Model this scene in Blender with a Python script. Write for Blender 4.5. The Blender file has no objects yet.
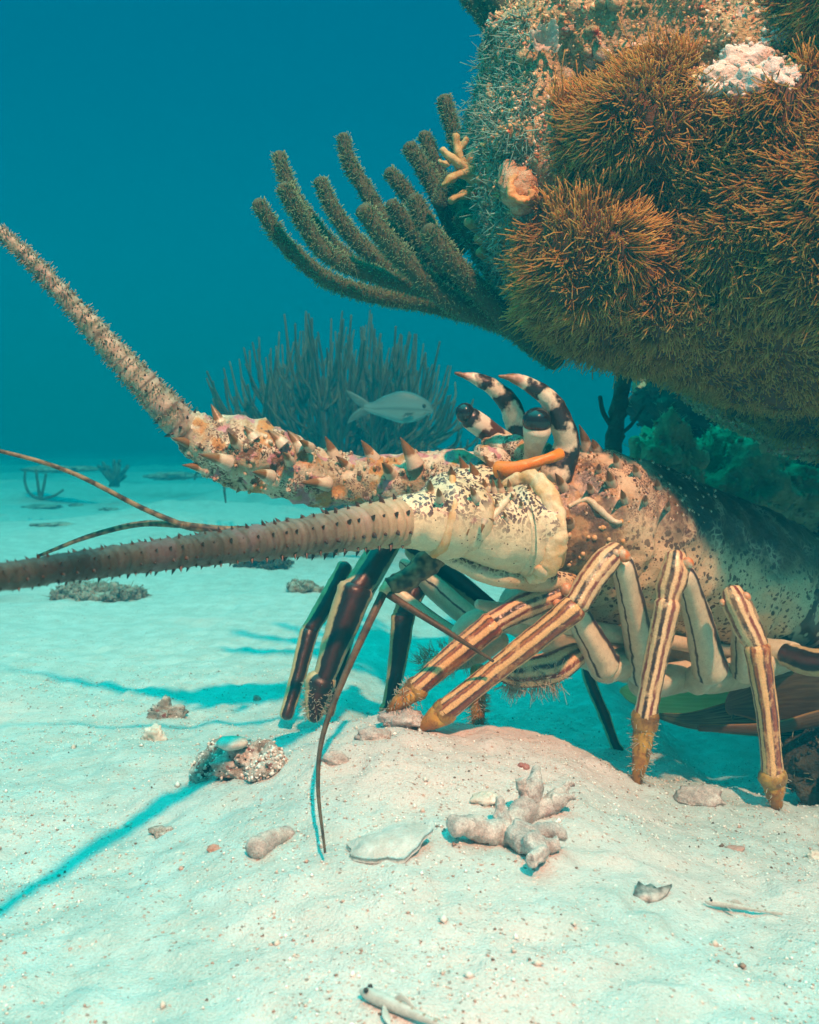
import bpy, math, random
import numpy as np
from mathutils import Vector
random.seed(7)
RNG = np.random.default_rng(11)
S = bpy.context.scene
COL = S.collection

# ------------------------------------------------------------------ camera
FPX, W, H = 1000.0, 819, 1024
CAMZ, HORIZON = 0.34, 440.0
PITCH = math.atan((H / 2 - HORIZON) / FPX)
cam = bpy.data.cameras.new("camera")
cam_o = bpy.data.objects.new("camera", cam)
COL.objects.link(cam_o)
cam.sensor_fit = 'VERTICAL'
cam.sensor_height = 24.0
cam.lens = FPX / H * 24.0
cam.clip_start, cam.clip_end = 0.02, 200
cam_o.location = (0, 0, CAMZ)
cam_o.rotation_euler = (math.pi / 2 - PITCH, 0, 0)
cam.dof.use_dof = True
cam.dof.focus_distance = 0.98
cam.dof.aperture_fstop = cam.lens / 1000 / 0.0026
S.camera = cam_o

# ------------------------------------------------------------------ light, water colour, exposure
S.view_settings.view_transform = 'Standard'
S.view_settings.look = 'None'
S.view_settings.exposure = 1.82
S.view_settings.gamma = 1.0
S.cycles.use_denoising = True
S.cycles.volume_bounces = 1
S.cycles.max_bounces = 6
S.cycles.diffuse_bounces = 3
S.cycles.transparent_max_bounces = 12

SUN_TO = Vector((0.17, -0.61, 0.75)).normalized()
sun = bpy.data.lights.new("sun", 'SUN')
sun.energy = 5.0
sun.angle = math.radians(2.0)
sun.color = (1.0, 0.20, 0.115)
sun_o = bpy.data.objects.new("sun", sun)
sun_o.rotation_euler = (-SUN_TO).to_track_quat('-Z', 'Y').to_euler()
sun_o.location = SUN_TO * 5
COL.objects.link(sun_o)

world = bpy.data.worlds.new("World")
S.world = world
world.use_nodes = True
wt = world.node_tree
wbg = wt.nodes["Background"]
wtc = wt.nodes.new('ShaderNodeTexCoord')
wsep = wt.nodes.new('ShaderNodeSeparateXYZ')
wramp = wt.nodes.new('ShaderNodeValToRGB')
wt.links.new(wtc.outputs['Generated'], wsep.inputs[0])
wt.links.new(wsep.outputs['Z'], wramp.inputs[0])
wt.links.new(wramp.outputs[0], wbg.inputs['Color'])
wcr = wramp.color_ramp
wcr.interpolation = 'EASE'
wcr.elements[0].position, wcr.elements[0].color = 0.0, (0.0, 0.070, 0.108, 1)
wcr.elements[1].position, wcr.elements[1].color = 1.0, (0.005, 1.12, 1.06, 1)
e = wcr.elements.new(0.42); e.color = (0.0, 0.046, 0.085, 1)
wbg.inputs['Strength'].default_value = 1.0

FWD = np.array([0, math.cos(PITCH), -math.sin(PITCH)])
UPV = np.array([0, math.sin(PITCH), math.cos(PITCH)])
CAMP = np.array([0, 0, CAMZ])


def P(px, py, Y):
    """world point at distance Y in front of the camera position"""
    d = FWD + np.array([1, 0, 0]) * ((px - W / 2) / FPX) + UPV * ((H / 2 - py) / FPX)
    return CAMP + d * (Y / d[1])


# ------------------------------------------------------------------ numpy noise
def _hash(ix, iy, iz, seed):
    h = (ix.astype(np.int64) * 374761393 + iy.astype(np.int64) * 668265263 + iz.astype(np.int64) * 2147483647 + seed * 974634777) & 0xFFFFFFFF
    h = ((h ^ (h >> 13)) * 1274126177) & 0xFFFFFFFF
    h = ((h ^ (h >> 16)) * 2246822519) & 0xFFFFFFFF
    h = h ^ (h >> 15)
    return (h & 0xFFFFFF) / float(0x7FFFFF) - 1.0


def vnoise(p, seed=0):
    p = np.asarray(p, float)
    i = np.floor(p).astype(np.int64)
    f = p - i
    f = f * f * f * (f * (f * 6 - 15) + 10)
    r = 0
    for dx in (0, 1):
        wx = f[:, 0] if dx else 1 - f[:, 0]
        for dy in (0, 1):
            wy = f[:, 1] if dy else 1 - f[:, 1]
            for dz in (0, 1):
                wz = f[:, 2] if dz else 1 - f[:, 2]
                r = r + wx * wy * wz * _hash(i[:, 0] + dx, i[:, 1] + dy, i[:, 2] + dz, seed)
    return r


def fbm(p, octv=4, seed=0, gain=0.5):
    a, s, r = 1.0, 1.0, 0
    p = np.asarray(p, float)
    for o in range(octv):
        r = r + a * vnoise(p * s + 17.3 * o, seed + o)
        a *= gain
        s *= 2.03
    return r


def sstep(t):
    t = np.clip(t, 0, 1)
    return t * t * (3 - 2 * t)


def unit(a):
    a = np.asarray(a, float)
    return a / np.maximum(np.linalg.norm(a, axis=-1, keepdims=True), 1e-9)


# ------------------------------------------------------------------ materials
def new_mat(name):
    m = bpy.data.materials.new(name)
    m.use_nodes = True
    m.node_tree.nodes.clear()
    return m


class NT:
    def __init__(self, name):
        self.m = new_mat(name)
        self.t = self.m.node_tree
        self.co = self.t.nodes.new('ShaderNodeTexCoord').outputs['Object']

    def n(self, typ, ins=None, **props):
        nd = self.t.nodes.new(typ)
        for k, v in props.items():
            setattr(nd, k, v)
        for k, v in (ins or {}).items():
            s = nd.inputs[k]
            if isinstance(v, bpy.types.NodeSocket):
                self.t.links.new(v, s)
            else:
                if isinstance(v, (tuple, list)) and len(v) == 3 and s.type == 'RGBA':
                    v = (*v, 1)
                s.default_value = v
        return nd

    def attr(self, name):
        return self.n('ShaderNodeAttribute', attribute_name=name).outputs['Fac']

    def attrc(self, name):
        return self.n('ShaderNodeAttribute', attribute_name=name).outputs['Color']

    def noise(self, scale, detail=3, rough=0.5, vec=None, dist=0.0):
        return self.n('ShaderNodeTexNoise', {'Vector': vec or self.co, 'Scale': scale, 'Detail': detail, 'Roughness': rough, 'Distortion': dist}).outputs[0]

    def noisec(self, scale, detail=2, vec=None):
        return self.n('ShaderNodeTexNoise', {'Vector': vec or self.co, 'Scale': scale, 'Detail': detail}).outputs[1]

    def vor(self, scale, vec=None, feature='F1', out='Distance', rand=1.0):
        return self.n('ShaderNodeTexVoronoi', {'Vector': vec or self.co, 'Scale': scale, 'Randomness': rand}, feature=feature).outputs[out]

    def math(self, op, a, b=0.0, c=0.0, clamp=False):
        nd = self.n('ShaderNodeMath', {0: a, 1: b, 2: c}, operation=op)
        nd.use_clamp = clamp
        return nd.outputs[0]

    def mapr(self, v, a, b, c=0.0, d=1.0):
        return self.n('ShaderNodeMapRange', {0: v, 1: a, 2: b, 3: c, 4: d}, interpolation_type='SMOOTHSTEP').outputs[0]

    def mix(self, f, a, b, mode='MIX'):
        nd = self.n('ShaderNodeMix', data_type='RGBA', blend_type=mode)
        for k, v in ((0, f), (6, a), (7, b)):
            s = nd.inputs[k]
            if isinstance(v, bpy.types.NodeSocket):
                self.t.links.new(v, s)
            else:
                s.default_value = (*v, 1) if isinstance(v, (tuple, list)) else v
        return nd.outputs[2]

    def ramp(self, f, stops, interp='LINEAR'):
        nd = self.n('ShaderNodeValToRGB', {0: f})
        cr = nd.color_ramp
        cr.interpolation = interp
        while len(cr.elements) < len(stops):
            cr.elements.new(0.5)
        for el, (p, c) in zip(cr.elements, stops):
            el.position = p
            el.color = (*c, 1)
        return nd.outputs[0]

    def shift(self, vec, amt):
        """vector + noise offset"""
        return self.n('ShaderNodeVectorMath', {0: vec, 1: amt}, operation='ADD').outputs[0]

    def sep(self, v):
        return self.n('ShaderNodeSeparateXYZ', {0: v}).outputs

    def done(self, color, rough=0.5, bumps=(), spec=0.5, sss=0.0, trans=0.0, sssr=(0.01, 0.006, 0.004), alpha=1.0, transl=0.0, grain=0.0):
        nrm = None
        if grain:
            g_ = self.mapr(self.noise(850, 3, 0.7), 0.3, 0.7, 1 - grain, 1.0)
            g2_ = self.mapr(self.noise(140, 4, 0.65), 0.35, 0.7, 1 - grain * 0.8, 1.0)
            g_ = self.math('MULTIPLY', g_, g2_)
            color = self.mix(1.0, color, self.n('ShaderNodeCombineColor', {0: g_, 1: g_, 2: g_}).outputs[0], 'MULTIPLY')
            bumps = list(bumps) + [(self.noise(620, 3, 0.6), 0.35, 0.0008)]
        for (h, st, dist) in bumps:
            ins = {'Height': h, 'Strength': st, 'Distance': dist}
            if nrm is not None:
                ins['Normal'] = nrm
            nrm = self.n('ShaderNodeBump', ins).outputs[0]
        ins = {'Base Color': color, 'Roughness': rough, 'Specular IOR Level': spec, 'Alpha': alpha}
        if nrm is not None:
            ins['Normal'] = nrm
        if sss:
            ins['Subsurface Weight'] = sss
            ins['Subsurface Radius'] = sssr
            ins['Subsurface Scale'] = 1.0
        if trans:
            ins['Transmission Weight'] = trans
        b = self.n('ShaderNodeBsdfPrincipled', ins).outputs[0]
        if transl:
            ti = {'Color': color}
            t = self.n('ShaderNodeBsdfTranslucent', ti).outputs[0]
            b = self.n('ShaderNodeMixShader', {0: transl, 1: b, 2: t}).outputs[0]
        o = self.n('ShaderNodeOutputMaterial', {'Surface': b})
        return self.m


def m_sand():
    k = NT('sand')
    big = k.noise(3.0, 4)
    mid = k.noise(28, 4)
    c = k.mix(k.mapr(mid, 0.35, 0.7), (0.36, 0.46, 0.44), (0.45, 0.57, 0.56))
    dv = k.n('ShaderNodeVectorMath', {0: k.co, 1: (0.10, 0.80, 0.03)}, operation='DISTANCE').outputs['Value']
    pink = k.math('MULTIPLY', k.mapr(k.math('ADD', big, k.math('MULTIPLY', k.mapr(dv, 0.05, 0.50, 1, 0), 0.22)), 0.52, 0.74), 0.85)  # pinker mound: real pink grains, and the strobe's warm pool painted in
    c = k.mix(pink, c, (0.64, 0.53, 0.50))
    # single grains of other colours
    vc = k.n('ShaderNodeTexVoronoi', {'Vector': k.co, 'Scale': 520.0})
    sp = k.sep(vc.outputs['Color'])
    dens = k.noise(9.0, 3)
    th = k.mapr(dens, 0.3, 0.75, 0.992, 0.93)
    f1 = k.math('GREATER_THAN', sp[0], th)
    grain = k.ramp(sp[1], [(0, (0.10, 0.07, 0.055)), (0.35, (0.34, 0.17, 0.12)), (0.6, (0.50, 0.26, 0.18)), (0.75, (0.83, 0.79, 0.72)), (1, (0.25, 0.2, 0.15))])
    c = k.mix(k.math('MULTIPLY', f1, 0.8), c, grain)
    vc2 = k.n('ShaderNodeTexVoronoi', {'Vector': k.co, 'Scale': 900.0})
    sp2 = k.sep(vc2.outputs['Color'])
    c = k.mix(k.math('MULTIPLY', sp2[0], 0.35), c, k.ramp(sp2[1], [(0, (0.34, 0.27, 0.21)), (0.5, (0.52, 0.53, 0.48)), (1, (0.74, 0.76, 0.72))]))
    # thin brown algal film in far patches
    film = k.math('MULTIPLY', k.mapr(k.noise(1.7, 5, 0.6), 0.55, 0.72), 0.55)
    yy = k.sep(k.co)[1]
    film = k.math('MULTIPLY', film, k.mapr(yy, 1.3, 2.4))
    c = k.mix(film, c, (0.20, 0.17, 0.12))
    h1 = k.noise(60, 4, 0.6)
    return k.done(c, 0.9, [(h1, 0.5, 0.006), (vc.outputs['Distance'], 0.55, 0.0014), (k.noise(700, 2), 0.5, 0.001)], spec=0.2)


def m_reef():
    k = NT('reef_rock')
    w = k.noisec(30, 2)
    v1 = k.shift(k.co, w)
    a = k.noise(22, 6, 0.65)
    b = k.noise(55, 4, 0.6)
    c = k.ramp(a, [(0.28, (0.20, 0.17, 0.08)), (0.42, (0.46, 0.33, 0.15)), (0.52, (0.62, 0.50, 0.28)), (0.60, (0.34, 0.30, 0.13)), (0.72, (0.72, 0.64, 0.50))])
    c = k.mix(k.mapr(b, 0.60, 0.72), c, (0.34, 0.08, 0.05))
    c = k.mix(k.mapr(k.noise(38, 4, 0.6), 0.62, 0.70), c, (0.62, 0.52, 0.42))
    c = k.mix(k.mapr(k.noise(17, 3), 0.60, 0.72), c, (0.12, 0.22, 0.13))
    return k.done(c, 0.85, [(k.noise(70, 6, 0.7), 1.0, 0.012), (k.vor(260), 0.7, 0.003)], spec=0.2)


def m_polyp():
    k = NT('polyp_tentacles')
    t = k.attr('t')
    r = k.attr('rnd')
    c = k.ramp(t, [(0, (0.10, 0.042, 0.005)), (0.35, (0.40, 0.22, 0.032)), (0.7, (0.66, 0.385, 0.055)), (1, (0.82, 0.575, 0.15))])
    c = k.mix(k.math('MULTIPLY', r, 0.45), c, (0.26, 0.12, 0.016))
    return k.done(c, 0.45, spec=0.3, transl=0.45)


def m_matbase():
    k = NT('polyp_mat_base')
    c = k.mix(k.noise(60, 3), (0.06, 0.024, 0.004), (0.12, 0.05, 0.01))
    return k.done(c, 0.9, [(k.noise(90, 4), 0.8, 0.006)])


def m_simple(name, c1, c2, scale=40, rough=0.7, bump=0.5, bd=0.003, spec=0.3, sss=0, trans=0, transl=0, bs=None, detail=4, alpha=1.0):
    k = NT(name)
    c = k.mix(k.mapr(k.noise(scale, detail, 0.6), 0.3, 0.7), c1, c2)
    return k.done(c, rough, [(k.noise(bs or scale * 3, 4, 0.6), bump, bd)], grain=0.18, spec=spec, sss=sss, trans=trans, transl=transl, alpha=alpha)


def m_strand(name, stops, rough=0.6, transl=0.25):
    k = NT(name)
    c = k.ramp(k.attr('t'), stops)
    c = k.mix(k.math('MULTIPLY', k.attr('rnd'), 0.5), c, tuple(0.45 * x for x in stops[-1][1]))
    return k.done(c, rough, transl=transl)


CREAM = (0.88, 0.60, 0.33)
MAROON = (0.22, 0.045, 0.04)
BLACKISH = (0.02, 0.014, 0.014)


def m_leg(name, base=CREAM, warm=(0.62, 0.36, 0.16), dark=MAROON, shade=1.0, stripes=1.0):
    k = NT(name)
    v = k.math('ADD', k.attr('v'), 0.5)
    u = k.attr('u')
    comb = k.n('ShaderNodeCombineXYZ', {0: k.math('MULTIPLY', v, 0.12), 1: u, 2: 0.0}).outputs[0]
    wob = k.noise(42, 3, 0.5, vec=k.co)
    fine = k.noise(420, 2, 0.5, vec=k.co)
    vv = k.math('ADD', v, k.math('MULTIPLY', k.math('SUBTRACT', wob, 0.5), 0.055))
    vv = k.math('ADD', vv, k.math('MULTIPLY', k.math('SUBTRACT', fine, 0.5), 0.03))
    b = tuple(x * shade for x in base)
    d = tuple(x * shade for x in dark)
    bl = (0.06, 0.028, 0.026)
    if stripes == 1.0:
        st = [(0.0, b), (0.26, b), (0.28, bl), (0.31, bl), (0.335, b), (0.385, b), (0.405, d), (0.435, d), (0.46, b), (0.488, b), (0.505, bl), (0.54, bl), (0.565, b), (0.615, b), (0.635, d), (0.665, d), (0.69, b), (0.735, b), (0.755, bl), (0.78, bl), (0.80, b), (1, b)]
    else:
        st = [(0.0, b), (0.30, b), (0.32, bl), (0.335, d), (0.36, (0.36, 0.10, 0.03)), (0.41, d), (0.44, bl), (0.46, b), (0.515, b), (0.535, d), (0.56, (0.42, 0.13, 0.035)), (0.59, bl), (0.61, b), (0.66, b), (0.68, bl), (0.70, d), (0.72, b), (1, b)]
    c = k.ramp(vv, st)
    c = k.mix(k.math('MULTIPLY', k.mapr(k.noise(75, 4, 0.65), 0.50, 0.66), 0.65), c, b)
    t = k.attr('t')
    edge = k.math('MULTIPLY', k.mapr(k.noise(26, 3), 0.45, 0.72), 0.75)
    c = k.mix(edge, c, k.mix(0.4, c, warm))
    c = k.mix(k.math('MULTIPLY', k.mapr(k.vor(300), 0.0, 0.22, 1, 0), 0.35), c, d)
    gr = k.mapr(k.noise(900, 2), 0.35, 0.65, 0.78, 1.0)
    c = k.mix(1.0, c, k.n('ShaderNodeCombineColor', {0: gr, 1: gr, 2: gr}).outputs[0], 'MULTIPLY')
    return k.done(c, 0.28, [(k.noise(160, 4), 0.6, 0.002), (k.vor(400), 0.35, 0.0008)], spec=0.5, sss=0.04)


def m_legplain(name, base, dark, w0=0.16, w1=0.24):
    """merus: pale with a dark band on one side and thin dashes"""
    k = NT(name)
    v = k.math('ADD', k.attr('v'), 0.5)
    wob = k.noise(60, 4, 0.6)
    vv = k.math('ADD', v, k.math('MULTIPLY', k.math('SUBTRACT', wob, 0.5), 0.08))
    c = k.ramp(vv, [(0, base), (0.36, base), (0.375, dark), (0.39, dark), (0.405, base), (0.64, base), (0.67, dark), (0.72, dark), (0.75, base), (1, base)])
    sp = k.math('MULTIPLY', k.mapr(k.vor(260), 0.05, 0.2, 1, 0), 0.5)
    c = k.mix(sp, c, (0.20, 0.12, 0.08))
    return k.done(c, 0.35, [(k.noise(150, 4), 0.3, 0.0015)], spec=0.5, sss=0.06, grain=0.18)


def m_darkleg():
    k = NT('dark_leg_shell')
    v = k.math('ADD', k.attr('v'), 0.5)
    wob = k.noise(60, 4, 0.6)
    vv = k.math('ADD', v, k.math('MULTIPLY', k.math('SUBTRACT', wob, 0.5), 0.10))
    ed = (0.66, 0.48, 0.24)
    c = k.ramp(vv, [(0, ed), (0.325, ed), (0.345, BLACKISH), (0.42, (0.025, 0.014, 0.012)), (0.50, (0.08, 0.02, 0.014)), (0.54, (0.03, 0.012, 0.012)), (0.605, (0.02, 0.014, 0.012)), (0.63, ed), (1, ed)])
    c = k.mix(k.math('MULTIPLY', k.mapr(k.noise(35, 3), 0.55, 0.75), 0.6), c, (0.12, 0.04, 0.03))
    return k.done(c, 0.34, [(k.noise(150, 4), 0.35, 0.0015)], spec=0.5, grain=0.18)


def m_claw():
    k = NT('amber_claw')
    c = k.ramp(k.math('ADD', k.attr('t'), k.math('MULTIPLY', k.math('SUBTRACT', k.noise(90, 3), 0.5), 0.5)),
               [(0, (0.46, 0.20, 0.03)), (0.35, (0.66, 0.37, 0.06)), (0.7, (0.46, 0.19, 0.025)), (1, (0.12, 0.05, 0.012))])
    c = k.mix(k.mapr(k.noise(110, 4), 0.58, 0.7), c, (0.12, 0.045, 0.015))
    c = k.mix(k.mapr(k.noise(60, 4, 0.65), 0.48, 0.60), c, (0.34, 0.13, 0.025))
    return k.done(c, 0.3, [(k.noise(220, 4), 0.5, 0.0015)], sss=0.05, grain=0.18)


def m_carapace():
    k = NT('carapace_shell')
    v = k.attr('v')
    u = k.attr('u')
    av = k.math('ABSOLUTE', v)
    # flank: cream with brown dots, a few large ones
    base = k.mix(k.noise(25, 3), (0.66, 0.51, 0.29), (0.84, 0.69, 0.44))
    base = k.mix(k.math('MULTIPLY', k.mapr(k.noise(14, 3), 0.54, 0.7), 0.5), base, (0.60, 0.34, 0.11))
    wd = k.n('ShaderNodeVectorMath', {0: k.noisec(160, 2), 1: (0.006, 0.006, 0.006)}, operation='MULTIPLY').outputs[0]
    d1 = k.vor(140.0, vec=k.shift(k.co, wd))
    dotsz = k.mapr(k.noise(30, 2), 0.35, 0.65, 0.24, 0.42)
    dot = k.math('LESS_THAN', d1, dotsz)
    c = k.mix(k.math('MULTIPLY', dot, 0.9), base, (0.07, 0.035, 0.02))
    d3 = k.vor(330.0)
    c = k.mix(k.mapr(d3, 0.16, 0.26, 0.75, 0), c, (0.12, 0.06, 0.035))
    d2 = k.vor(34.0)
    c = k.mix(k.mapr(d2, 0.10, 0.15, 1, 0), c, (0.03, 0.018, 0.016))
    # back: brown purple reticulation, darkened further with painted overhang shade
    w = k.n('ShaderNodeVectorMath', {0: k.noisec(45, 3), 1: (0.03, 0.03, 0.03)}, operation='MULTIPLY').outputs[0]
    ret = k.vor(120, vec=k.shift(k.co, w), feature='DISTANCE_TO_EDGE')
    back = k.mix(k.mapr(ret, 0.05, 0.2), (0.52, 0.43, 0.29), (0.13, 0.06, 0.05))
    dk = k.noise(26, 4)
    back = k.mix(k.mapr(dk, 0.36, 0.54), back, (0.06, 0.04, 0.026))
    back = k.mix(k.mapr(k.noise(12, 3), 0.5, 0.66), back, (0.15, 0.08, 0.04))
    f = k.mapr(k.math('ADD', av, k.math('MULTIPLY', k.math('SUBTRACT', k.noise(20, 3), 0.5), 0.12)), 0.19, 0.28, 1, 0)
    c = k.mix(f, c, back)
    # the head end is speckled finer and redder
    head = k.mapr(u, 0.07, 0.155, 1, 0)
    sq = k.vor(330, vec=k.shift(k.co, w), feature='DISTANCE_TO_EDGE')
    hc = k.mix(k.mapr(sq, 0.06, 0.16), (0.80, 0.66, 0.44), (0.10, 0.05, 0.05))
    hc = k.mix(k.mapr(k.noise(30, 3), 0.50, 0.60), hc, (0.80, 0.66, 0.44))
    c = k.mix(k.math('MULTIPLY', head, k.mapr(av, 0.12, 0.30, 1, 0.15)), c, hc)
    gz = k.math('MULTIPLY', k.mapr(k.math('ADD', u, k.math('MULTIPLY', k.math('SUBTRACT', k.noise(45, 4), 0.5), 0.05)), 0.052, 0.078, 1, 0), 0.85)
    c = k.mix(gz, c, k.mix(k.mapr(k.noise(70, 4), 0.42, 0.6), (0.10, 0.05, 0.03), (0.44, 0.25, 0.10)))
    return k.done(c, 0.38, [(k.noise(60, 5, 0.6), 0.6, 0.004), (k.vor(210), 0.4, 0.0012), (d1, -0.3, 0.001)], spec=0.5, sss=0.03, grain=0.18)


def m_peduncle():
    k = NT('antenna_base_shell')
    v = k.attr('v')      # 0 toward the viewer's side, +/- round the limb
    z = k.sep(k.co)[2]
    base = k.mix(k.noise(25, 3), (0.70, 0.57, 0.34), (0.84, 0.73, 0.48))
    c0 = k.mapr(k.math('ADD', k.attr('u'), k.math('MULTIPLY', k.math('SUBTRACT', k.noise(50, 4), 0.5), 0.03)), 0.004, 0.022, 0.8, 0.0)
    base = k.mix(c0, base, (0.62, 0.30, 0.08))
    w = k.n('ShaderNodeVectorMath', {0: k.noisec(60, 3), 1: (0.02, 0.02, 0.02)}, operation='MULTIPLY').outputs[0]
    sq = k.vor(260, vec=k.shift(k.co, w))
    top = k.mapr(k.math('ADD', v, k.math('MULTIPLY', k.math('SUBTRACT', k.noise(35, 3), 0.5), 0.3)), -0.07, 0.10)
    dens = k.math('MULTIPLY', top, k.mapr(k.noise(45, 3), 0.30, 0.45))
    c = k.mix(k.math('MULTIPLY', dens, k.math('LESS_THAN', sq, 0.50)), base, (0.09, 0.04, 0.04))
    d1 = k.vor(170)
    c = k.mix(k.mapr(d1, 0.10, 0.16, 1, 0), c, (0.10, 0.05, 0.035))
    c = k.mix(k.math('MULTIPLY', k.mapr(k.noise(16, 3), 0.55, 0.68), 0.6), c, (0.55, 0.30, 0.12))
    c = k.mix(k.math('MULTIPLY', k.mapr(k.noise(50, 3), 0.62, 0.70), top), c, (0.40, 0.17, 0.18))
    return k.done(c, 0.36, [(k.noise(70, 4), 0.4, 0.003), (k.vor(260), 0.25, 0.001)], spec=0.5, sss=0.06, grain=0.18)


def m_crusty():
    """far antenna base: cream overgrown with pink and ochre crusts"""
    k = NT('crusted_shell')
    w = k.n('ShaderNodeVectorMath', {0: k.noisec(60, 3), 1: (0.03, 0.03, 0.03)}, operation='MULTIPLY').outputs[0]
    vv = k.shift(k.co, w)
    c = k.mix(k.mapr(k.noise(30, 4), 0.35, 0.65), (0.46, 0.34, 0.19), (0.84, 0.72, 0.52))
    ret = k.vor(240, vec=vv, feature='DISTANCE_TO_EDGE')
    c = k.mix(k.math('MULTIPLY', k.mapr(ret, 0.08, 0.2), k.mapr(k.noise(38, 3), 0.46, 0.56)), c, (0.16, 0.085, 0.05))
    c = k.mix(k.mapr(k.noise(42, 3), 0.54, 0.61), c, (0.56, 0.26, 0.27))
    c = k.mix(k.mapr(k.noise(37, 4), 0.55, 0.63), c, (0.55, 0.26, 0.07))
    c = k.mix(k.mapr(k.noise(56, 4, 0.65), 0.56, 0.62), c, (0.17, 0.085, 0.04))
    c = k.mix(k.mapr(k.noise(64, 4, 0.65), 0.62, 0.69), c, (0.28, 0.30, 0.20))
    nz = k.sep(k.n('ShaderNodeNewGeometry').outputs['Normal'])[2]
    return k.done(c, 0.5, [(k.noise(80, 5, 0.65), 0.9, 0.005), (ret, 0.4, 0.0015)], spec=0.4, grain=0.18)


def m_flag(name, dark=0.0):
    k = NT(name)
    u = k.attr('u')
    c = k.mix(k.noise(45, 4), (0.11, 0.085, 0.06) if dark else (0.30, 0.25, 0.16), (0.26, 0.20, 0.135) if dark else (0.56, 0.47, 0.33))
    rg = k.math('FRACT', k.math('ADD', k.math('DIVIDE', u, 0.0085 if dark else 0.012), k.math('ADD', k.math('MULTIPLY', k.math('SINE', k.math('MULTIPLY', u, 61.0)), 0.35), k.math('MULTIPLY', k.math('SINE', k.math('MULTIPLY', u, 149.0)), 0.2))))
    c = k.mix(k.mapr(k.math('ABSOLUTE', k.math('SUBTRACT', rg, 0.5)), 0.30, 0.48, 0, 0.7), c, (0.12, 0.07, 0.045))
    c = k.mix(k.math('MULTIPLY', k.mapr(k.noise(22, 3), 0.52, 0.64), 0.5), c, (0.30, 0.17, 0.18))
    c = k.mix(k.math('MULTIPLY', k.mapr(k.noise(70, 4), 0.55, 0.66), 0.8), c, (0.15, 0.11, 0.07))
    if dark:
        c = k.mix(k.math('MULTIPLY', k.mapr(k.math('ADD', u, k.math('MULTIPLY', k.noise(40, 2), 0.06)), 0.06, 0.19, 1, 0), 0.8), c, (0.62, 0.44, 0.26))
        far = k.mapr(u, 0.14, 0.36)  # outer end darkened: the strobe's falloff painted along the shaft
        band = k.mapr(k.noise(7, 1, vec=k.n('ShaderNodeCombineXYZ', {0: u}).outputs[0]), 0.40, 0.55)
        c = k.mix(k.math('MULTIPLY', far, k.math('ADD', 0.62, k.math('MULTIPLY', band, 0.36))), c, (0.018, 0.020, 0.014))
    else:
        c = k.mix(k.math('MULTIPLY', k.mapr(k.noise(60, 4, 0.7), 0.48, 0.62), 0.8), c, (0.22, 0.22, 0.13))
    return k.done(c, 0.5, [(k.noise(140, 4), 0.6, 0.002)], spec=0.4, grain=0.18)


def m_spine():
    k = NT('spine_shell')
    t = k.math('ADD', k.attr('t'), k.math('MULTIPLY', k.math('SUBTRACT', k.noise(120, 2), 0.5), 0.25))
    c = k.ramp(t, [(0, (0.60, 0.44, 0.32)), (0.36, (0.76, 0.62, 0.43)), (0.46, (0.28, 0.13, 0.04)), (0.8, (0.22, 0.11, 0.03)), (1, (0.07, 0.03, 0.012))])
    return k.done(c, 0.35, [(k.noise(200, 3), 0.3, 0.001)], grain=0.18)


def m_horn():
    k = NT('banded_horn')
    t = k.attr('t')
    v = k.attr('v')
    wob = k.math('MULTIPLY', k.math('SUBTRACT', k.noise(75, 3), 0.5), 0.22)
    tt = k.math('ADD', k.math('ADD', t, wob), k.math('MULTIPLY', k.math('ABSOLUTE', v), 0.10))
    cr = (0.84, 0.74, 0.53)
    c = k.ramp(tt, [(0, cr), (0.10, cr), (0.13, BLACKISH), (0.26, BLACKISH), (0.29, cr), (0.45, cr), (0.48, BLACKISH), (0.60, BLACKISH), (0.63, cr), (0.70, cr), (0.72, BLACKISH), (0.79, BLACKISH), (0.82, cr), (0.89, (0.55, 0.34, 0.25)), (0.93, (0.26, 0.11, 0.03)), (1, (0.12, 0.05, 0.02))])
    side = k.mapr(k.math('ADD', v, wob), 0.10, 0.16)
    side = k.math('MULTIPLY', side, k.mapr(v, 0.40, 0.44, 1, 0))
    side = k.math('MULTIPLY', side, k.mapr(t, 0.50, 0.62, 1, 0))
    c = k.mix(side, c, BLACKISH)
    c = k.mix(k.math('MULTIPLY', k.mapr(k.noise(150, 4, 0.7), 0.56, 0.68), 0.35), c, (0.40, 0.28, 0.18))
    return k.done(c, 0.42, [(k.noise(120, 4), 0.5, 0.0025)], sss=0.03, grain=0.18)


def m_stalk():
    k = NT('brown_eye_stalk')
    t = k.math('ADD', k.attr('t'), k.math('MULTIPLY', k.math('SUBTRACT', k.noise(70, 3), 0.5), 0.35))
    c = k.ramp(t, [(0, (0.6, 0.5, 0.34)), (0.30, (0.6, 0.5, 0.34)), (0.36, (0.07, 0.03, 0.02)), (0.66, (0.10, 0.035, 0.02)), (0.70, (0.72, 0.66, 0.52)), (0.84, (0.72, 0.66, 0.52)), (0.88, BLACKISH), (1, BLACKISH)])
    return k.done(c, 0.35, [(k.noise(160, 4), 0.4, 0.0015)])


def m_eye():
    k = NT('eye_shell')
    return k.done(k.mix(k.noise(120, 2), (0.006, 0.006, 0.007), (0.02, 0.017, 0.018)), 0.12, [(k.vor(900), 0.12, 0.0005)], spec=0.6)


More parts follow.
